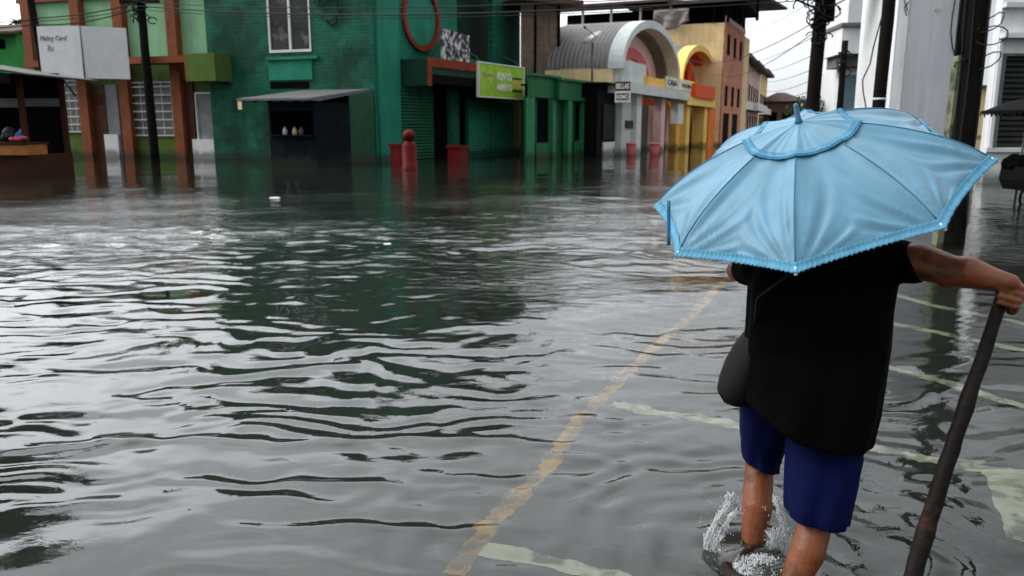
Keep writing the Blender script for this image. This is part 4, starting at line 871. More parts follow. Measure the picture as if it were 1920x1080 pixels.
wire(up(P2, 6.5), (-34, 36, 6.2), .3, .03, 'cable from the leaning pole out of the left side')
wire(up(P2, 6.3), (-34, 36, 5.9), .4, .03, 'lower cable from the leaning pole out of the left side')
far = M(1395, 150, 84)
for i, (z_, q_) in enumerate(((4.6, (1392, 60)), (3.75, (1400, 112)), (3.3, (1404, 128)), (2.95, (1408, 139)), (2.7, (1412, 152)), (2.45, (1416, 160)))):
    wire(up(P3, z_), M(q_[0], q_[1], 84), .25+.1*i, .009, ['highest thin line', 'second thin line', 'third thin line', 'fourth thin line', 'fifth thin line', 'lowest thin line'][i]+' running from the cable pole down the street')
wire(up(P3, 3.9), M(1345, 140, 50), .5, .012, 'cable from the cable pole to the yellow arch')
wire(up(P3, 4.1), M(1290, 110, 50), .6, .012, 'cable from the cable pole to the grey arch')
wire(up(P3, 4.75), up(P5, 5.3), .25, .022, 'thick upper cable between the cable pole and the straight pole')
wire(up(P3, 4.35), up(P5, 5.0), .32, .016, 'lower cable between the cable pole and the straight pole')
wire(up(P5, 5.2), up(P6, 4.6), .3, .014, 'cable between the straight pole and the very thick pole')
# drop cable on the white wall
pts = [FW.o+FW.d*x_-FW.n*.12+Vector((0, 0, z_)) for x_, z_ in [FW.uv(a_, b_) for a_, b_ in ((1662, -10), (1645, 50), (1634, 90), (1628, 120), (1614, 150), (1615, 172), (1621, 205), (1619, 240))]]
o = MB().tube(pts, .022, 6).build('drop_cable', K['wire']); tag(o, 'loose black drop cable hanging down the white building corner', 'cable')
pts = [FW.o+FW.d*x_-FW.n*.08+Vector((0, 0, z_)) for x_, z_ in [FW.uv(a_, b_) for a_, b_ in ((1790, -10), (1783, 30), (1780, 60), (1783, 90), (1790, 112))]]
o = MB().tube(pts, .02, 6).build('drop_cable', K['wire']); tag(o, 'short black drop cable on the white wall by the mossy post', 'cable')
pts = [FW.o+FW.d*x_-FW.n*.08+Vector((0, 0, z_)) for x_, z_ in [FW.uv(a_, b_) for a_, b_ in ((1690, -10), (1696, 12), (1702, 28), (1697, 30), (1693, 14), (1705, 0))]]
o = MB().tube(pts, .014, 6).build('drop_cable', K['wire']); tag(o, 'thin looped cable high on the white wall right of the straight pole', 'cable')

# ---- white sign box
bp_ = gp(158, 304); FN = Frame(bp_, (.98, -.10))
x0, z1 = FN.uv(69, 50); x1, z0 = FN.uv(153, 147); x0 = FN.uv(74, 100)[0]; x1 = FN.uv(155, 100)[0]
z0 = FN.uv(120, 147)[1]; z1 = FN.uv(110, 49)[1]
wsb = thing('sign_box', 'white two sided sign box with faint handwriting on the leaning pole', 'sign', FN)
# right face runs back from the near corner
e0, e1 = Vector((x1, 0)), None
rdir = Vector((1.0, .62)).normalized(); Lr = 1.75
poly = [(x0, 0), (x1, 0), (x1+rdir.x*Lr, rdir.y*Lr), (x0+.35, rdir.y*Lr+.2)]
MB().prism(poly, z0, z1).build('box', K['white'], wsb, FN)
b = MB(); b.tube([(x1, -.02, z0), (x1, -.02, z1)], .035, 6); b.tube([(x0, -.01, z0-.02), (x1, -.01, z0-.02), (x1+rdir.x*Lr, rdir.y*Lr-.01, z0-.02)], .03, 6); b.build('edge_trim', K['graymetal'], wsb, FN)
text('Mabry Card', (x1-x0)*.62, .26, mat('faded_ink', (.22, .22, .28)), wsb, FN, x0+(x1-x0)*.36, -.012, z1-.5, shear=.3)
text('Rx', (x1-x0)*.14, .24, mat('faded_ink2', (.28, .28, .33)), wsb, FN, x0+(x1-x0)*.27, -.012, z1-.88, shear=.3)
b = MB(); b.tube([(x0+.7, .3, z0), (x0+.9, .8, z0-.7)], .05, 6); b.tube([(x1-.3, .3, z0+.4), (x1-.9, 1.0, z0+.4)], .05, 6); b.each('bracket', K['graymetal'], wsb, FN)

# ---- market stall at left edge
st = gp(62, 333); FT = Frame(st, (1, -.04))
sl = thing('market_stall', 'wooden market stall with a dark sheet roof at the left edge', 'stall', FT)
xz = FT.uv(-150, 200)[0]
zc_ = FT.uv(20, 262)[1]
b = MB(); b.box(xz, .0, .0, .1, WZ, zc_-.45); b.box(-.1, .0, .1, 2.2, WZ, zc_-.45); b.build('lower_panel', K['dwood'], sl, FT)
b = MB(); b.box(xz, -.02, -.15, .9, zc_-.45, zc_-.15); b.build('counter_front', K['wood'], sl, FT)
b = MB(); b.box(xz, -.0, -.2, 1.0, zc_-.14, zc_-.08); b.build('counter_top', K['dwood'], sl, FT)
zr0 = FT.uv(110, 141)[1]
for x_ in (-.09, -2.4):
    for y_ in (0.0, 2.1): MB().box(x_-.07, x_+.07, y_-.07, y_+.07, (zc_-.07 if y_ == 0 else WZ), zr0+.1).each('post', K['dwood'], sl, FT)
b = MB(); b.box(xz, -.15, .2, .25, FT.uv(20, 199)[1]-.03, FT.uv(20, 199)[1]); b.box(xz, -.15, 2.0, 2.05, FT.uv(20, 190)[1]-.1, FT.uv(20, 180)[1]); b.each('shelf', K['graymetal'], sl, FT)
b = MB(); b.box(xz, -.2, 2.2, 2.25, WZ, zr0+.2); b.build('back_panel', K['dark'], sl, FT)
b = MB(); b.prism([(xz, zr0+.62), (.75, zr0+.0), (.75, zr0-.05), (xz, zr0+.48)], -.9, 2.9, 'y'); b.build('roof', mat('dark_roof_sheet', (.03, .035, .03), .6, .3, 2), sl, FT)
b = MB(); b.prism([(xz, zr0+.45), (.2, zr0-.0), (.2, zr0-.28), (xz, zr0-.1)], -.88, -.82, 'y'); b.build('valance', K['black'], sl, FT)
def goods(x_, y_, w_, h_, col, nm, label, cat):
    r = random.Random(int(x_*50)+7); b = MB()
    for i in range(6): b.ball((x_+r.uniform(-w_, w_)*.5, y_+r.uniform(-.1, .1), zc_-.06+h_*r.uniform(.25, .7)), (w_*.4, .14, h_*.3), 8, 6)
    tag(b.build(nm, mat(nm, col, .5), None, FT), label, cat, 'goods on the stall counter')
goods(-.32, .25, .26, .5, (.03, .12, .4), 'cloth_bundle', 'blue bundle of goods on the stall counter', 'goods')
goods(-.30, -.0, .34, .22, (.45, .08, .12), 'packet_pile', 'red and pink packets low on the stall counter', 'goods')
goods(-.85, .25, .4, .45, (.03, .03, .035), 'sack', 'dark sack in the middle of the stall counter', 'goods')
goods(-1.15, .05, .3, .35, (.16, .18, .08), 'produce_heap', 'dull green heap at the left of the stall counter', 'goods')

# ---- vendor parasol and cart at right
vp_ = gp(1902, 378); mv = at((vp_.x, vp_.y, 0))
pr = thing('vendor_parasol', 'dark fringed vendor parasol on a thin pole at the right edge', 'parasol', mv)
zp = M(1905, 200, vp_.y).z
MB().tube([(0, 0, WZ), (.06, 0, zp+.1)], .022, 8).build('pole', K['graymetal'], pr, mv)
b = MB(); rg = []
for j in range(7):
    k = j/6; rr4 = .08+.75*k; rg.append([(.06+rr4*math.cos(2*math.pi*i/32), rr4*math.sin(2*math.pi*i/32), zp+.16-.26*k**1.4+(.03*math.cos(i*math.pi/2) if j == 6 else 0)) for i in range(32)])
b.loft(rg, False, True)
md_ = b.build('canopy', K['black'], pr, mv)
b = MB(); rf_ = random.Random(2)
b.loft([[(.06+.83*math.cos(2*math.pi*i/96), .83*math.sin(2*math.pi*i/96), zz) for i in range(96)] for zz in (zp-.08,)]+[[(.06+.84*math.cos(2*math.pi*i/96), .84*math.sin(2*math.pi*i/96), zp-.13-(.10 if i % 2 else 0)*rf_.random()) for i in range(96)]], False, False)
b.build('fringe', K['black'], pr, mv)
mc = at((vp_.x+.33, vp_.y-.1, 0)); ct = thing('vendor_cart', 'black vendor cart heaped with dark covers under the parasol', 'cart', mc)
zt_ = M(1905, 290, vp_.y).z
b = MB(); r = random.Random(3)
b.loft([[(sx*w_, sy*w_*.8, z) for sx, sy in ((-1, -1), (1, -1), (1, 1), (-1, 1))] for w_, z in ((.45, .25), (.52, .45), (.5, .72))], False); b.build('tray', K['black'], ct, mc)
b = MB()
for i in range(16): b.ball((r.uniform(-.4, .45), r.uniform(-.35, .35), .72+r.uniform(0, zt_-.85)), (r.uniform(.12, .24), .2, r.uniform(.08, .17)), 9, 7)
b.build('cover_heap', K['fabricblack'], ct, mc)
for sx in (-1, 1):
    b = MB(); rg = []
    for i in range(25):
        a_ = 2*math.pi*i/24; c_ = Vector((sx*.3+.28*math.cos(a_), -.46, .12+.28*math.sin(a_))); o_ = Vector((math.cos(a_), 0, math.sin(a_))); rg.append([c_+o_*.03, c_+Vector((0, .03, 0)), c_-o_*.03, c_-Vector((0, .03, 0))])
    b.loft(rg, True, False)
    for i in range(6): a_ = i*math.pi/6; b.tube([(sx*.3-.27*math.cos(a_), -.46, .12-.27*math.sin(a_)), (sx*.3+.27*math.cos(a_), -.46, .12+.27*math.sin(a_))], .008, 4)
    b.build('wheel', K['black'], ct, mc)
# ================================================================== UMBRELLA
UC = Vector((1.0119, 2.7568, 1.3086)); UNn = Vector((-.31875, -.27937, .90573)).normalized(); UAP = .225
TIPS = [Vector(t) for t in ((.8215, 2.2977, 1.0950), (1.2126, 2.2632, 1.2270), (1.4861, 2.5179, 1.4018), (1.4525, 2.93, 1.5220), (1.2023, 3.2161, 1.5173), (.8112, 3.2506, 1.3903), (.5376, 2.9958, 1.2154), (.5419, 2.6011, 1.0952))]
APEX = UC+UNn*UAP
def canopy_pt(k, f, r01, wr=0.0):
    """k rib index, f 0..1 between rib k and k+1, r01 0..1 apex to rim"""
    a, b_ = TIPS[k % 8], TIPS[(k+1) % 8]
    def prof(tip):
        flat = (tip-UC); hgt = flat.dot(UNn); inpl = flat-UNn*hgt
        z = UAP*(1-r01**1.45)+hgt*r01**1.45
        return UC+inpl*(math.sin(r01*1.12)/math.sin(1.12))+UNn*z
    A_, B_ = prof(a), prof(b_)
    p = A_.lerp(B_, f); chord = 1-(2*f-1)**2
    mid = (A_+B_)/2-UC; ip = mid-UNn*mid.dot(UNn)
    # cloth is taut across the panel: hollow below the ribs, scalloped rim
    p -= UNn*.020*chord*math.sin(r01*math.pi*.9)
    if ip.length > 1e-4: p -= ip.normalized()*(.022*chord*r01**5)
    if wr:
        # creases fanning from rib tips
        df = min(f, 1-f); tipd = 1-r01
        th_ = math.atan2(df*.42, tipd*.55+.03)
        amp = .014*math.exp(-((df*.42)**2+(tipd*.55-.10)**2)/.030)
        side = 1 if f < .5 else -1
        w_ = .9-1.8*abs(math.sin(th_*8+k*1.7+side*.9))+.5-abs(math.sin(th_*14.3+k*2.9+side))
        amp2 = .0045*math.sin(r01*3.1)*math.sin(f*(9+k % 3*2)+k*2+r01*5+1.5*math.sin(r01*6+k))
        q = math.sin(f*math.pi)**.5
        p += UNn*(wr*(amp*w_*q+amp2*q))
    return p
cloth = bpy.data.materials.new('light_blue_satin'); cloth.use_nodes = True
nt = cloth.node_tree; nt.nodes.clear(); N = nt.nodes.new; L = nt.links.new
out = N('ShaderNodeOutputMaterial'); pb2 = N('ShaderNodeBsdfPrincipled'); tl = N('ShaderNodeBsdfTranslucent'); mx = N('ShaderNodeMixShader')
tc = N('ShaderNodeTexCoord'); nz = N('ShaderNodeTexNoise'); nz.inputs['Scale'].default_value = 14; nz.inputs['Detail'].default_value = 6; L(tc.outputs['Object'], nz.inputs['Vector'])
mr = N('ShaderNodeMapRange'); mr.inputs[1].default_value = .3; mr.inputs[2].default_value = .7; mr.inputs[3].default_value = .88; mr.inputs[4].default_value = 1.1; L(nz.outputs[0], mr.inputs[0])
vm = N('ShaderNodeVectorMath'); vm.operation = 'SCALE'; vm.inputs[0].default_value = (.135, .33, .46); L(mr.outputs[0], vm.inputs['Scale'])
L(vm.outputs[0], pb2.inputs['Base Color']); pb2.inputs['Roughness'].default_value = .42; pb2.inputs['Specular IOR Level'].default_value = .5; pb2.inputs['Sheen Weight'].default_value = .3
bz = N('ShaderNodeTexNoise'); bz.inputs['Scale'].default_value = 30; bz.inputs['Detail'].default_value = 4; L(tc.outputs['Object'], bz.inputs['Vector'])
bp = N('ShaderNodeBump'); bp.inputs['Strength'].default_value = .18; bp.inputs['Distance'].default_value = .006; L(bz.outputs[0], bp.inputs['Height']); L(bp.outputs[0], pb2.inputs['Normal'])
tl.inputs['Color'].default_value = (.12, .36, .52, 1); mx.inputs[0].default_value = .36
L(pb2.outputs[0], mx.inputs[1]); L(tl.outputs[0], mx.inputs[2]); L(mx.outputs[0], out.inputs[0])
cloth2 = mat('blue_ruffle', (.085, .25, .37), .6, .15, 20, .2, 60); strapm = mat('deeper_blue_strap', (.045, .19, .32), .6, .15, 20, .1)
mu_ = at(UC)
um = thing('umbrella', 'light blue satin umbrella with ruffled rim, held tilted over the wading man', 'umbrella', mu_)
def lc(p): return Vector(p)-UC
def grid_mesh(name, rows, m_, parent, thick=.0012, closed=True):
    n_ = len(rows[0]); vs = [p for r_ in rows for p in r_]; fs = []
    for j in range(len(rows)-1):
        for i in range(n_ if closed else n_-1): fs.append((j*n_+i, j*n_+(i+1) % n_, (j+1)*n_+(i+1) % n_, (j+1)*n_+i))
    o = MB().add(vs, fs, True).build(name, m_, parent, mu_)
    md = o.modifiers.new('thick', 'SOLIDIFY'); md.thickness = thick
    return o
NF = 36
rows = []
for j in range(58):
    r01 = .008+.992*j/57
    rows.append([lc(canopy_pt(k, i/NF, r01, 1.0)) for k in range(8) for i in range(NF)])
can = grid_mesh('canopy', rows, cloth, um)
# upper cap layer with its own ruffle
rows = []
for j in range(22):
    r01 = .01+.265*j/21
    rows.append([lc(canopy_pt(k, i/NF, r01, .4)+UNn*(.003+.005*(j/21)+.0015*math.sin(i*.7+k)*(j/21))) for k in range(8) for i in range(NF)])
grid_mesh('upper_cap', rows, cloth, um)
def ruffle(r0, r1, lift, amp, freq, name, m_, rows_n=7, seed=1):
    rr_ = random.Random(seed); ph = [rr_.uniform(0, 6.28) for _ in range(8)]
    NFF = 110; rows = []
    for j in range(rows_n):
        t_ = j/(rows_n-1); rw = []
        for k in range(8):
            for i in range(NFF):
                f = i/NFF; p = canopy_pt(k, f, min(1, r0+(r1-r0)*t_))
                rad_ = (p-UC); rad_ -= UNn*rad_.dot(UNn); rad_.normalize()
                if r0+(r1-r0)*t_ > 1: p += rad_*(r0+(r1-r0)*t_-1)*.5-UNn*(r0+(r1-r0)*t_-1)*.25
                w_ = math.sin(freq*(k+f)*6.283+ph[k]*0+1.1*math.sin(f*17+k))+.5*math.sin(freq*(k+f)*6.283*1.73+k+j*.25)
                p += UNn*(lift+amp*w_*(.25+.75*abs(2*t_-1)))+rad_*amp*.6*math.cos(freq*(k+f)*6.283*1.3+k)*t_
                rw.append(lc(p))
        rows.append(rw)
    return grid_mesh(name, rows, m_, um, .001)
ruffle(.246, .288, .009, .0018, 25, 'cap_ruffle', cloth2, seed=2)
ruffle(.962, 1.032, .004, .0026, 27, 'rim_ruffle', cloth2, seed=3)
piping = MB(); piping.tube([lc(canopy_pt(k, i/12, .275)+UNn*.009) for k in range(8) for i in range(12)]+[lc(canopy_pt(0, 0, .275)+UNn*.009)], .0022, 5)
piping.build('cap_piping', strapm, um, mu_)
# ribs below the cloth, seams above, tips
for k in range(8):
    b = MB(); b.tube([lc(canopy_pt(k, 0, .02+.985*j/14)-UNn*.004) for j in range(15)], .0022, 6); rb = b.build('rib', K['metal'], um, mu_)
    T_ = TIPS[k]; d_ = (T_-canopy_pt(k, 0, .9)).normalized(); b = MB(); b.tube([lc(T_-d_*.008), lc(T_+d_*.012)], .004, 8); b.ball(lc(T_+d_*.014), .0055, 8, 6); q_ = b.build('tip', K['grille'], rb); q_.matrix_local = Matrix()
    b = MB(); b.tube([lc(canopy_pt(k, 0, .5)-UNn*.006), lc(UC-UNn*.02)], .0018, 5); q_ = b.build('stretcher', K['metal'], rb); q_.matrix_local = Matrix()
    b = MB(); b.tube([lc(canopy_pt(k, 0, .02+.93*j/20)+UNn*.0012) for j in range(21)], .0016, 5); b.build('seam', strapm, um, mu_)
MB().tube([lc(APEX+UNn*.0), lc(APEX+UNn*.012), lc(APEX+UNn*.014), lc(APEX+UNn*.062), lc(APEX+UNn*.068)], [.013, .012, .0095, .008, .004], 12).build('ferrule', mat('blue_plastic', (.06, .17, .26), .35), um, mu_)
HAND_L = UC-UNn*.43
MB().tube([lc(APEX), lc(UC-UNn*.40)], .0055, 8).build('shaft', K['metal'], um, mu_)
MB().tube([lc(UC-UNn*t_) for t_ in (.37, .38, .44, .50, .51)], [.008, .013, .012, .013, .008], 12).build('handle', mat('blue_plastic_handle', (.05, .15, .25), .35), um, mu_)
sp_ = [canopy_pt(6, .35, .86)+UNn*.012, canopy_pt(6, .5, .93)+UNn*.016, canopy_pt(6, .62, .985)+UNn*.014, canopy_pt(6, .66, 1.0)+UNn*.0-Vector((0, 0, .05)), canopy_pt(6, .66, 1.0)-Vector((0, 0, .10))]
rows = [[lc(p+Vector((0, -.004, .007))), lc(p-Vector((0, -.004, .007)))] for p in [M(1280, 374, 2.62), M(1262, 373, 2.63), M(1254, 380, 2.66), M(1253, 395, 2.66), M(1254, 430, 2.65), M(1252, 462, 2.64)]]
rows = [[lc(Vector(p)-Vector((.006, 0, 0))), lc(Vector(p)+Vector((.006, 0, 0)))] for p in [(M(1254, y_, 2.66)) for y_ in (376, 390, 405, 420, 440, 460)]]
grid_mesh('tie_strap', rows, strapm, um, .002, False)

# ================================================================== MAN
P_ = lambda x_, y_, Y: M(x_, y_, Y)
mo = Vector((1.07, 2.66, ZB)); mm_ = at(mo)
man = thing('person', 'man seen from behind wading in black shirt and blue shorts, leaning on a stick', 'person', mm_)
class Vol(MB):
    def cap(s, a, b_, ra, rb, seg=18):
        a, b_ = Vector(a)-mo, Vector(b_)-mo; d = (b_-a); ln = d.length; d.normalize(); q = d.to_track_quat('Z', 'Y'); rg = []
        for j in range(1, 6): t_ = math.pi/2*j/6; rg.append((a-d*ra*math.cos(t_), ra*math.sin(t_)))
        for j in range(5): rg.append((a.lerp(b_, j/4), ra+(rb-ra)*j/4))
        for j in range(5, 0, -1): t_ = math.pi/2*j/6; rg.append((b_+d*rb*math.cos(t_), rb*math.sin(t_)))
        s.loft([[c_+q@Vector((r_*math.cos(2*math.pi*k/seg), r_*math.sin(2*math.pi*k/seg), 0)) for k in range(seg)] for c_, r_ in rg])
        return s
    def chain(s, pts, rad):
        for a, b_, ra, rb in zip(pts[:-1], pts[1:], rad[:-1], rad[1:]): s.cap(a, b_, ra, rb)
        return s
    def ell(s, c, r, rot=None): s.ball(Vector(c)-mo, r, 20, 14, rot); return s
def remesh(o, vox, smooth=6, fac=.5):
    md = o.modifiers.new('r', 'REMESH'); md.mode = 'VOXEL'; md.voxel_size = vox; md.use_smooth_shade = True
    if smooth: s_ = o.modifiers.new('s', 'SMOOTH'); s_.iterations = smooth; s_.factor = fac
    return o
# joints
HEADC = Vector((1.125, 2.665, 1.285)); NECK = Vector((1.115, 2.66, 1.10))
SHR = P_(1668, 487, 2.66); SHL = P_(1437, 500, 2.70)
ELR = P_(1782, 508, 2.50); WRR = P_(1893, 530, 2.38)
ELL = P_(1383, 507, 2.90)
HANDL = HAND_L
HIPR = P_(1580, 770, 2.64); HIPL = P_(1465, 765, 2.72)
KNR = P_(1534, 965, 2.56); ANR = P_(1470, 1125, 2.47); KNL = P_(1424, 868, 2.88)
ANL = Vector((P_(1412, 1045, 2.66).x-.005, 2.68, -.17)); ANR = Vector((P_(1470, 1090, 2.42).x-.02, 2.42, -.15))
body = Vol()
body.cap(NECK+Vector((0, 0, -.04)), HEADC+Vector((0, .0, -.05)), .056, .052)
hr = Matrix.Rotation(R(-6), 3, 'X') @ Matrix.Rotation(R(10), 3, 'Z')
body.ell(HEADC+Vector((0, 0, .02)), (.074, .094, .098), hr); body.ell(HEADC+Vector((-.01, .04, -.05)), (.055, .055, .062), hr)
body.cap(HEADC+Vector((-.012, .088, .012)), HEADC+Vector((-.014, .108, -.020)), .009, .014)      # nose
body.cap(HEADC+Vector((-.035, .082, -.048)), HEADC+Vector((.010, .084, -.048)), .008, .008)      # lips
body.cap(HEADC+Vector((-.045, .074, .032)), HEADC+Vector((.020, .078, .032)), .010, .010)        # brow
body.ell(HEADC+Vector((-.012, .078, -.088)), (.022, .020, .017))
for sx in (-1, 1): body.ell(HEADC+Vector((sx*.077, .0, -.004)), (.010, .020, .031))
body.cap(SHL+Vector((.02, 0, 0)), SHR-Vector((.02, 0, 0)), .055, .055)
cxs = (SHL.x+SHR.x)/2
for z_, a_, b_ in ((.98, .165, .10), (.82, .15, .095), (.66, .14, .09), (.56, .155, .105)): body.ell((cxs-.02*(1-z_), 2.68, z_), (a_, b_, .14))
body.chain([SHR, SHR.lerp(ELR, .5)+Vector((0, 0, .012)), ELR], [.060, .060, .051]); mid_ = ELR.lerp(WRR, .3)+Vector((0, 0, .006)); body.chain([ELR, mid_, ELR.lerp(WRR, .7), WRR], [.049, .051, .037, .028]); body.ell(ELR-Vector((.004, 0, .014)), (.046, .044, .044))
body.chain([SHL, ELL], [.050, .040]); midl = ELL.lerp(HANDL, .3); wl = HANDL-(HANDL-ELL).normalized()*.065; body.chain([ELL, midl, wl], [.040, .038, .026])
# legs
body.chain([HIPR, HIPR.lerp(KNR, .5)+Vector((0, -.01, 0)), KNR], [.088, .074, .056]); body.chain([HIPL, HIPL.lerp(KNL, .5), KNL], [.088, .072, .054])
cr_ = KNR.lerp(ANR, .32)+Vector((0.004, -.014, 0)); cl_ = KNL.lerp(ANL, .34)+Vector((0.0, -.018, 0))
body.chain([KNR, cr_, KNR.lerp(ANR, .7), ANR], [.054, .058, .040, .032]); body.chain([KNL, cl_, KNL.lerp(ANL, .7), ANL], [.052, .056, .038, .031])
for an, dr in ((ANR, Vector((-.28, 1, 0))), (ANL, Vector((-.2, 1, 0)))):
    dr = dr.normalized(); an2 = Vector((an.x, an.y, ZB+.035)); body.cap(an, an2-dr*.02, .032, .034); body.cap(an2-dr*.03, an2+dr*.12, .034, .028); body.cap(an2+dr*.10, an2+dr*.18, .026, .018)
# stick
STT = P_(1884, 528, 2.415); STB0 = P_(1712, 1078, 2.20); sd2 = (STB0-STT).normalized(); STB = STT+sd2*((STT.z-ZB-.01)/-sd2.z)
def axis_at(z): return STT+sd2*((STT.z-z)/-sd2.z)
# right hand closing on the stick: built in a frame of stick axis (ax), lateral (la, towards the palm), front (fr, towards the viewer)
ax = -sd2; la = Vector((1, .10, 0)); la = (la-ax*la.dot(ax)).normalized(); frn = ax.cross(la).normalized()
if frn.y > 0: frn = -frn
def H(a_, l_, f_): return STT+ax*a_+la*l_+frn*f_
PALM = [H(-.015, .044, .006), H(-.075, .046, .004)]
body.cap(PALM[0], PALM[1], .021, .018); body.cap(H(-.02, .040, -.012), H(-.07, .042, -.012), .018, .016); body.cap(WRR, H(-.01, .040, .002), .027, .024); body.cap(WRR, H(-.05, .044, -.002), .024, .018)
for i, (a_, l4) in enumerate(((-.008, 1.0), (-.029, 1.06), (-.050, 1.0), (-.069, .85))):
    rr5 = .0092 if i < 3 else .0080
    pts_ = [H(a_, .050, .016), H(a_-.003, .034, .039), H(a_-.006, .004, .043*min(1, l4)), H(a_-.006, -.024*l4, .027)]
    body.chain(pts_, [rr5+.0015, rr5+.0008, rr5, rr5-.0012])
body.chain([H(.004, .040, -.018), H(.020, .018, -.034), H(.022, -.012, -.030), H(.018, -.030, -.014)], [.014, .012, .0105, .009])
# left hand on the handle
ux_ = UNn; lx = (ELL-HANDL); lx = (lx-ux_*lx.dot(ux_)).normalized(); fx = ux_.cross(lx).normalized()
def G(a_, l_, f_): return HANDL+ux_*a_+lx*l_+fx*f_
body.cap(G(.028, .030, .004), G(-.030, .030, .004), .018, .016); body.cap(wl, G(0, .030, 0), .026, .022)
for i, a_ in enumerate((.030, .010, -.010, -.029)):
    body.chain([G(a_, .032, .012), G(a_, .016, .026), G(a_, -.010, .024), G(a_, -.022, .008)], [.010, .0092, .0088, .0078])
body.chain([G(.040, .026, -.008), G(.046, .006, -.022), G(.040, -.016, -.014)], [.012, .0105, .009])
remesh(body.build('body', K['skin'], man, mm_), .0045, 5, .5)
# hair, eyes
hb = Vol(); hb.ell(HEADC+Vector((.004, -.016, .035)), (.081, .094, .095), hr); hb.ell(HEADC+Vector((.006, -.050, -.015)), (.066, .050, .070), hr)
remesh(hb.build('hair', K['hair'], man, mm_), .006, 2)
for sx in (-1, 1): Vol().ell(HEADC+Vector((-.013+sx*.032, .080, .014)), (.012, .010, .008)).build('eye', K['letterw'], man, mm_)
# shirt
sh = Vol(); rg = []
def srow(y_, xl_, xr_, dep, Yc, tilt=0.0, n_=48, fold=.0, fy=0.0, hl=0.0):
    A_ = P_(xl_, y_, Yc); B_ = P_(xr_, y_+tilt, Yc); c_ = (A_+B_)/2; hx = (B_-A_)/2; r_ = []
    for k in range(n_):
        t_ = 2*math.pi*k/n_; co, si = math.cos(t_), math.sin(t_)
        sq = (abs(co)**2.6+abs(si)**2.6)**(-1/2.6)
        f_ = 1+fold*(math.sin(t_*7+1.3+fy)+.6*math.sin(t_*11+fy*2+.5))
        fr_ = (1-co)/2; zz_ = hl*max(0, (fr_-.55)/.45)**1.5
        r_.append(c_+hx*co*sq*f_+Vector((0, dep*si*sq*f_, zz_))-mo)
    rg.append(r_)
srow(446, 1505, 1608, .055, 2.665, 2)
srow(462, 1452, 1668, .075, 2.67, -4)
srow(482, 1424, 1684, .098, 2.675, -4, fold=.006)
srow(525, 1406, 1680, .118, 2.68, 0, fold=.010, fy=.3)
srow(580, 1404, 1671, .128, 2.68, 0, fold=.016, fy=.6)
srow(650, 1400, 1664, .130, 2.68, 2, fold=.022, fy=1.0)
srow(710, 1396, 1650, .150, 2.66, 8, fold=.026, fy=1.5)
srow(752, 1394, 1638, .165, 2.65, 22, fold=.032, fy=1.8, hl=.03)
srow(792, 1396, 1624, .172, 2.64, 30, fold=.036, fy=2.1, hl=.085)
srow(799, 1401, 1620, .168, 2.64, 30, fold=.036, fy=2.1, hl=.085)
sh.loft(rg)
sh.chain([SHR+Vector((-.05, 0, .0)), SHR.lerp(ELR, .10), SHR.lerp(ELR, .40)], [.072, .076, .066]); sh.chain([SHL+Vector((.05, 0, 0)), SHL.lerp(ELL, .2), SHL.lerp(ELL, .62)], [.070, .070, .060])
sh.cap(NECK+Vector((0, 0, -.045)), NECK+Vector((0, 0, -.005)), .072, .060)
remesh(sh.build('shirt', K['fabricblack'], man, mm_), .007, 4)
# shorts
so3 = Vol()
def leg_loft(rows_):
    rr6 = []
    for (y_, xl_, xr_, dep, Yc, tilt, fold, fy) in rows_:
        A_ = P_(xl_, y_, Yc); B_ = P_(xr_, y_+tilt, Yc); c_ = (A_+B_)/2; hx = (B_-A_)/2; r_ = []
        for k in range(44):
            t_ = 2*math.pi*k/44; co, si = math.cos(t_), math.sin(t_)
            sq = (abs(co)**2.4+abs(si)**2.4)**(-1/2.4); f_ = 1+fold*(math.sin(t_*5+fy)+.7*math.sin(t_*9+fy*1.7))
            r_.append(c_+hx*co*sq*f_+Vector((0, dep*si*sq*f_, 0))-mo)
        rr6.append(r_)
    so3.loft(rr6)
leg_loft([(720, 1480, 1612, .095, 2.67, 0, .0, 0), (780, 1478, 1618, .105, 2.65, 6, .012, .4), (850, 1478, 1614, .108, 2.61, 4, .022, .9), (910, 1476, 1604, .102, 2.575, 0, .036, 1.5), (946, 1476, 1590, .098, 2.555, 14, .055, 1.9), (964, 1477, 1586, .096, 2.55, 16, .058, 1.9)])
leg_loft([(715, 1402, 1520, .11, 2.70, 0, .0, 0), (765, 1390, 1502, .11, 2.74, 5, .012, 2), (812, 1390, 1474, .098, 2.80, 6, .025, 2.5), (846, 1392, 1457, .086, 2.84, 20, .045, 3.1), (860, 1393, 1455, .082, 2.845, 22, .048, 3.1)])
remesh(so3.build('shorts', K['navyshort'], man, mm_), .005, 1)
# shoulder bag carried on the left hip
bgc = P_(1382, 690, 2.72); mb_ = at(bgc)
bag = thing('shoulder_bag', "black shoulder bag bulging from the man's left hip", 'bag', mb_)
v = MB(); rg = []
for z_, a_, b_, ox in ((-.125, .02, .03, .01), (-.12, .045, .07, .0), (-.09, .060, .095, -.002), (-.04, .060, .10, .004), (.02, .050, .10, .016), (.07, .036, .09, .028), (.115, .02, .07, .042), (.125, .01, .05, .046)):
    rg.append([(ox+a_*math.cos(2*math.pi*k/24)*(1+.03*math.sin(k*1.9+z_*40)), b_*math.sin(2*math.pi*k/24), z_) for k in range(24)])
v.loft(rg); v.build('pouch', K['bag'], bag, mb_)
st_pts = [bgc+Vector((.045, -.03, .11)), P_(1420, 560, 2.555), P_(1500, 500, 2.545), P_(1600, 452, 2.58), P_(1640, 440, 2.68), P_(1600, 500, 2.80), P_(1440, 640, 2.82), bgc+Vector((.045, .05, .11))]
v = MB(); v.tube([p-bgc for p in st_pts], .006, 6); v.build('strap', K['bag'], bag, mb_)
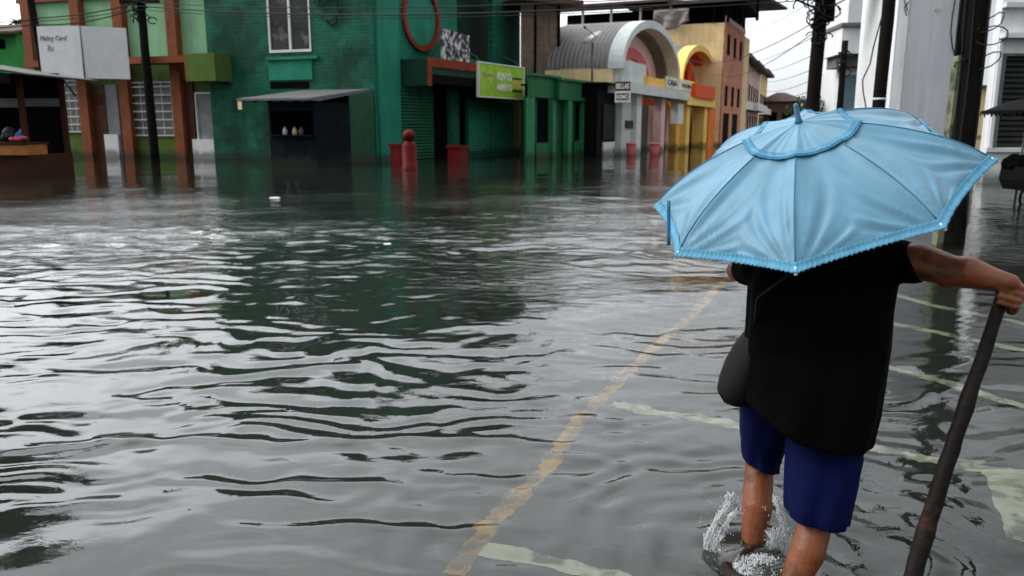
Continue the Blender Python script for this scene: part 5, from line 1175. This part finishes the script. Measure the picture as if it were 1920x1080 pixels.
# walking stick
mS = at(STB); wk = []; rd = []; rr7 = random.Random(6)
for i in range(34):
    k = i/33; p = STB.lerp(STT+ax*.03, k); kn = math.exp(-((k-.42)/.02)**2)*.004+math.exp(-((k-.71)/.018)**2)*.004+math.exp(-((k-.16)/.02)**2)*.004
    wk.append(p-STB+Vector((rr7.uniform(-.0022, .0022)+.004*math.sin(k*9), rr7.uniform(-.002, .002), 0))); rd.append(.0225+.003*math.sin(k*5)+kn+rr7.uniform(-.0008, .0008))
o = MB().tube(wk, rd, 16).build('walking_stick', K['stick'], None, mS); tag(o, "long rough dark wooden stick gripped in the man's right hand", 'stick')

# ================================================================== SPLASH
foam = bpy.data.materials.new('splashing_water'); foam.use_nodes = True; f_ = foam.node_tree.nodes['Principled BSDF']
f_.inputs['Base Color'].default_value = (.78, .80, .80, 1); f_.inputs['Roughness'].default_value = .2; f_.inputs['Transmission Weight'].default_value = .45; f_.inputs['IOR'].default_value = 1.33
rs = random.Random(21); b = MB()
def drop(p, r_): r_ *= .66; b.ball(p, (r_*rs.uniform(.6, 1.3), r_*rs.uniform(.6, 1.3), r_*rs.uniform(.8, 3.0)), 6, 5)
def strand(pts, n_, spread, r_):
    pts = [Vector(p) for p in pts]
    for _ in range(n_):
        t_ = rs.random()*(len(pts)-1.001); i = int(t_); p = pts[i].lerp(pts[i+1], t_-i); drop(p+Vector((rs.gauss(0, spread), rs.gauss(0, spread), rs.gauss(0, spread))), r_*rs.uniform(.35, 1.3)**1.5)
    for _ in range(16):
        q_ = [p+Vector((rs.gauss(0, spread), rs.gauss(0, spread), rs.gauss(0, spread))) for p in pts]; b.tube(q_, [r_*rs.uniform(.2, .75) for _ in q_], 5)
yl = ANL.y-.02
strand([P_(1322, 1062, yl), P_(1326, 1010, yl), P_(1343, 978, yl), P_(1362, 952, yl), P_(1372, 932, yl)], 420, .008, .0030)
strand([P_(1335, 1066, yl-.02), P_(1340, 1030, yl-.02), P_(1352, 1000, yl-.02)], 200, .012, .0026)
strand([P_(1366, 930, yl), P_(1376, 938, yl), P_(1380, 958, yl)], 200, .007, .0032)
strand([P_(1358, 992, yl-.03), P_(1372, 967, yl-.03), P_(1384, 960, yl-.03)], 120, .006, .0028)
strand([P_(1452, 936, yl+.02), P_(1464, 944, yl+.02), P_(1472, 950, yl+.02)], 170, .008, .0030)
strand([P_(1460, 945, yl), P_(1469, 975, yl), P_(1472, 1000, yl), P_(1462, 1025, yl)], 240, .008, .0026)
strand([P_(1446, 1000, yl), P_(1452, 1020, yl), P_(1440, 1046, yl)], 200, .014, .0028)
fc = gp(1418, 1062)
for _ in range(2600):
    a_ = rs.uniform(0, 6.283); q_ = rs.random()**.6; p = Vector((fc.x+.012+.095*q_*math.cos(a_), fc.y-.01+.075*q_*math.sin(a_), .002+abs(rs.gauss(0, .016))*(1.2-q_))); drop(p, .0028*rs.uniform(.5, 1.6))
for _ in range(500):
    a_ = rs.uniform(0, 6.283); q_ = rs.uniform(.6, 1.1); p = Vector((LEG_R.x+.0+.10*q_*math.cos(a_), LEG_R.y+.10*q_*math.sin(a_), .002+abs(rs.gauss(0, .010)))); drop(p, .003*rs.uniform(.5, 1.6))
for _ in range(160):
    p = P_(rs.uniform(1310, 1490), rs.uniform(930, 1080), yl+rs.uniform(-.12, .06)); 
    if p.z > 0: drop(p, .002*rs.uniform(.4, 1.3))
o = b.build('splash', foam); tag(o, "white splash and flying drops around the man's wading legs", 'splash', kind='stuff')

# ---- floating litter
def litter(px, py, r_, col, label, seed):
    p = gp(px, py); m_ = at(p); r9 = random.Random(seed); n_ = 9
    ring = [[(r_*q*(1+r9.uniform(-.3, .3))*math.cos(2*math.pi*k/n_), r_*.6*q*(1+r9.uniform(-.3, .3))*math.sin(2*math.pi*k/n_), z_+r9.uniform(-.003, .003)) for k in range(n_)] for q, z_ in ((.9, -.02), (1, .004), (.7, .014), (.2, .016))]
    o = MB().loft(ring, False).build('floating_litter', mat('litter', col, .6), None, m_); tag(o, label, 'litter', 'scraps floating on the flood')
litter(515, 371, .15, (.6, .6, .55), 'pale floating scrap in front of the dark kiosk', 1)
litter(727, 458, .05, (.7, .7, .7), 'tiny white scrap floating in the middle of the square', 2)
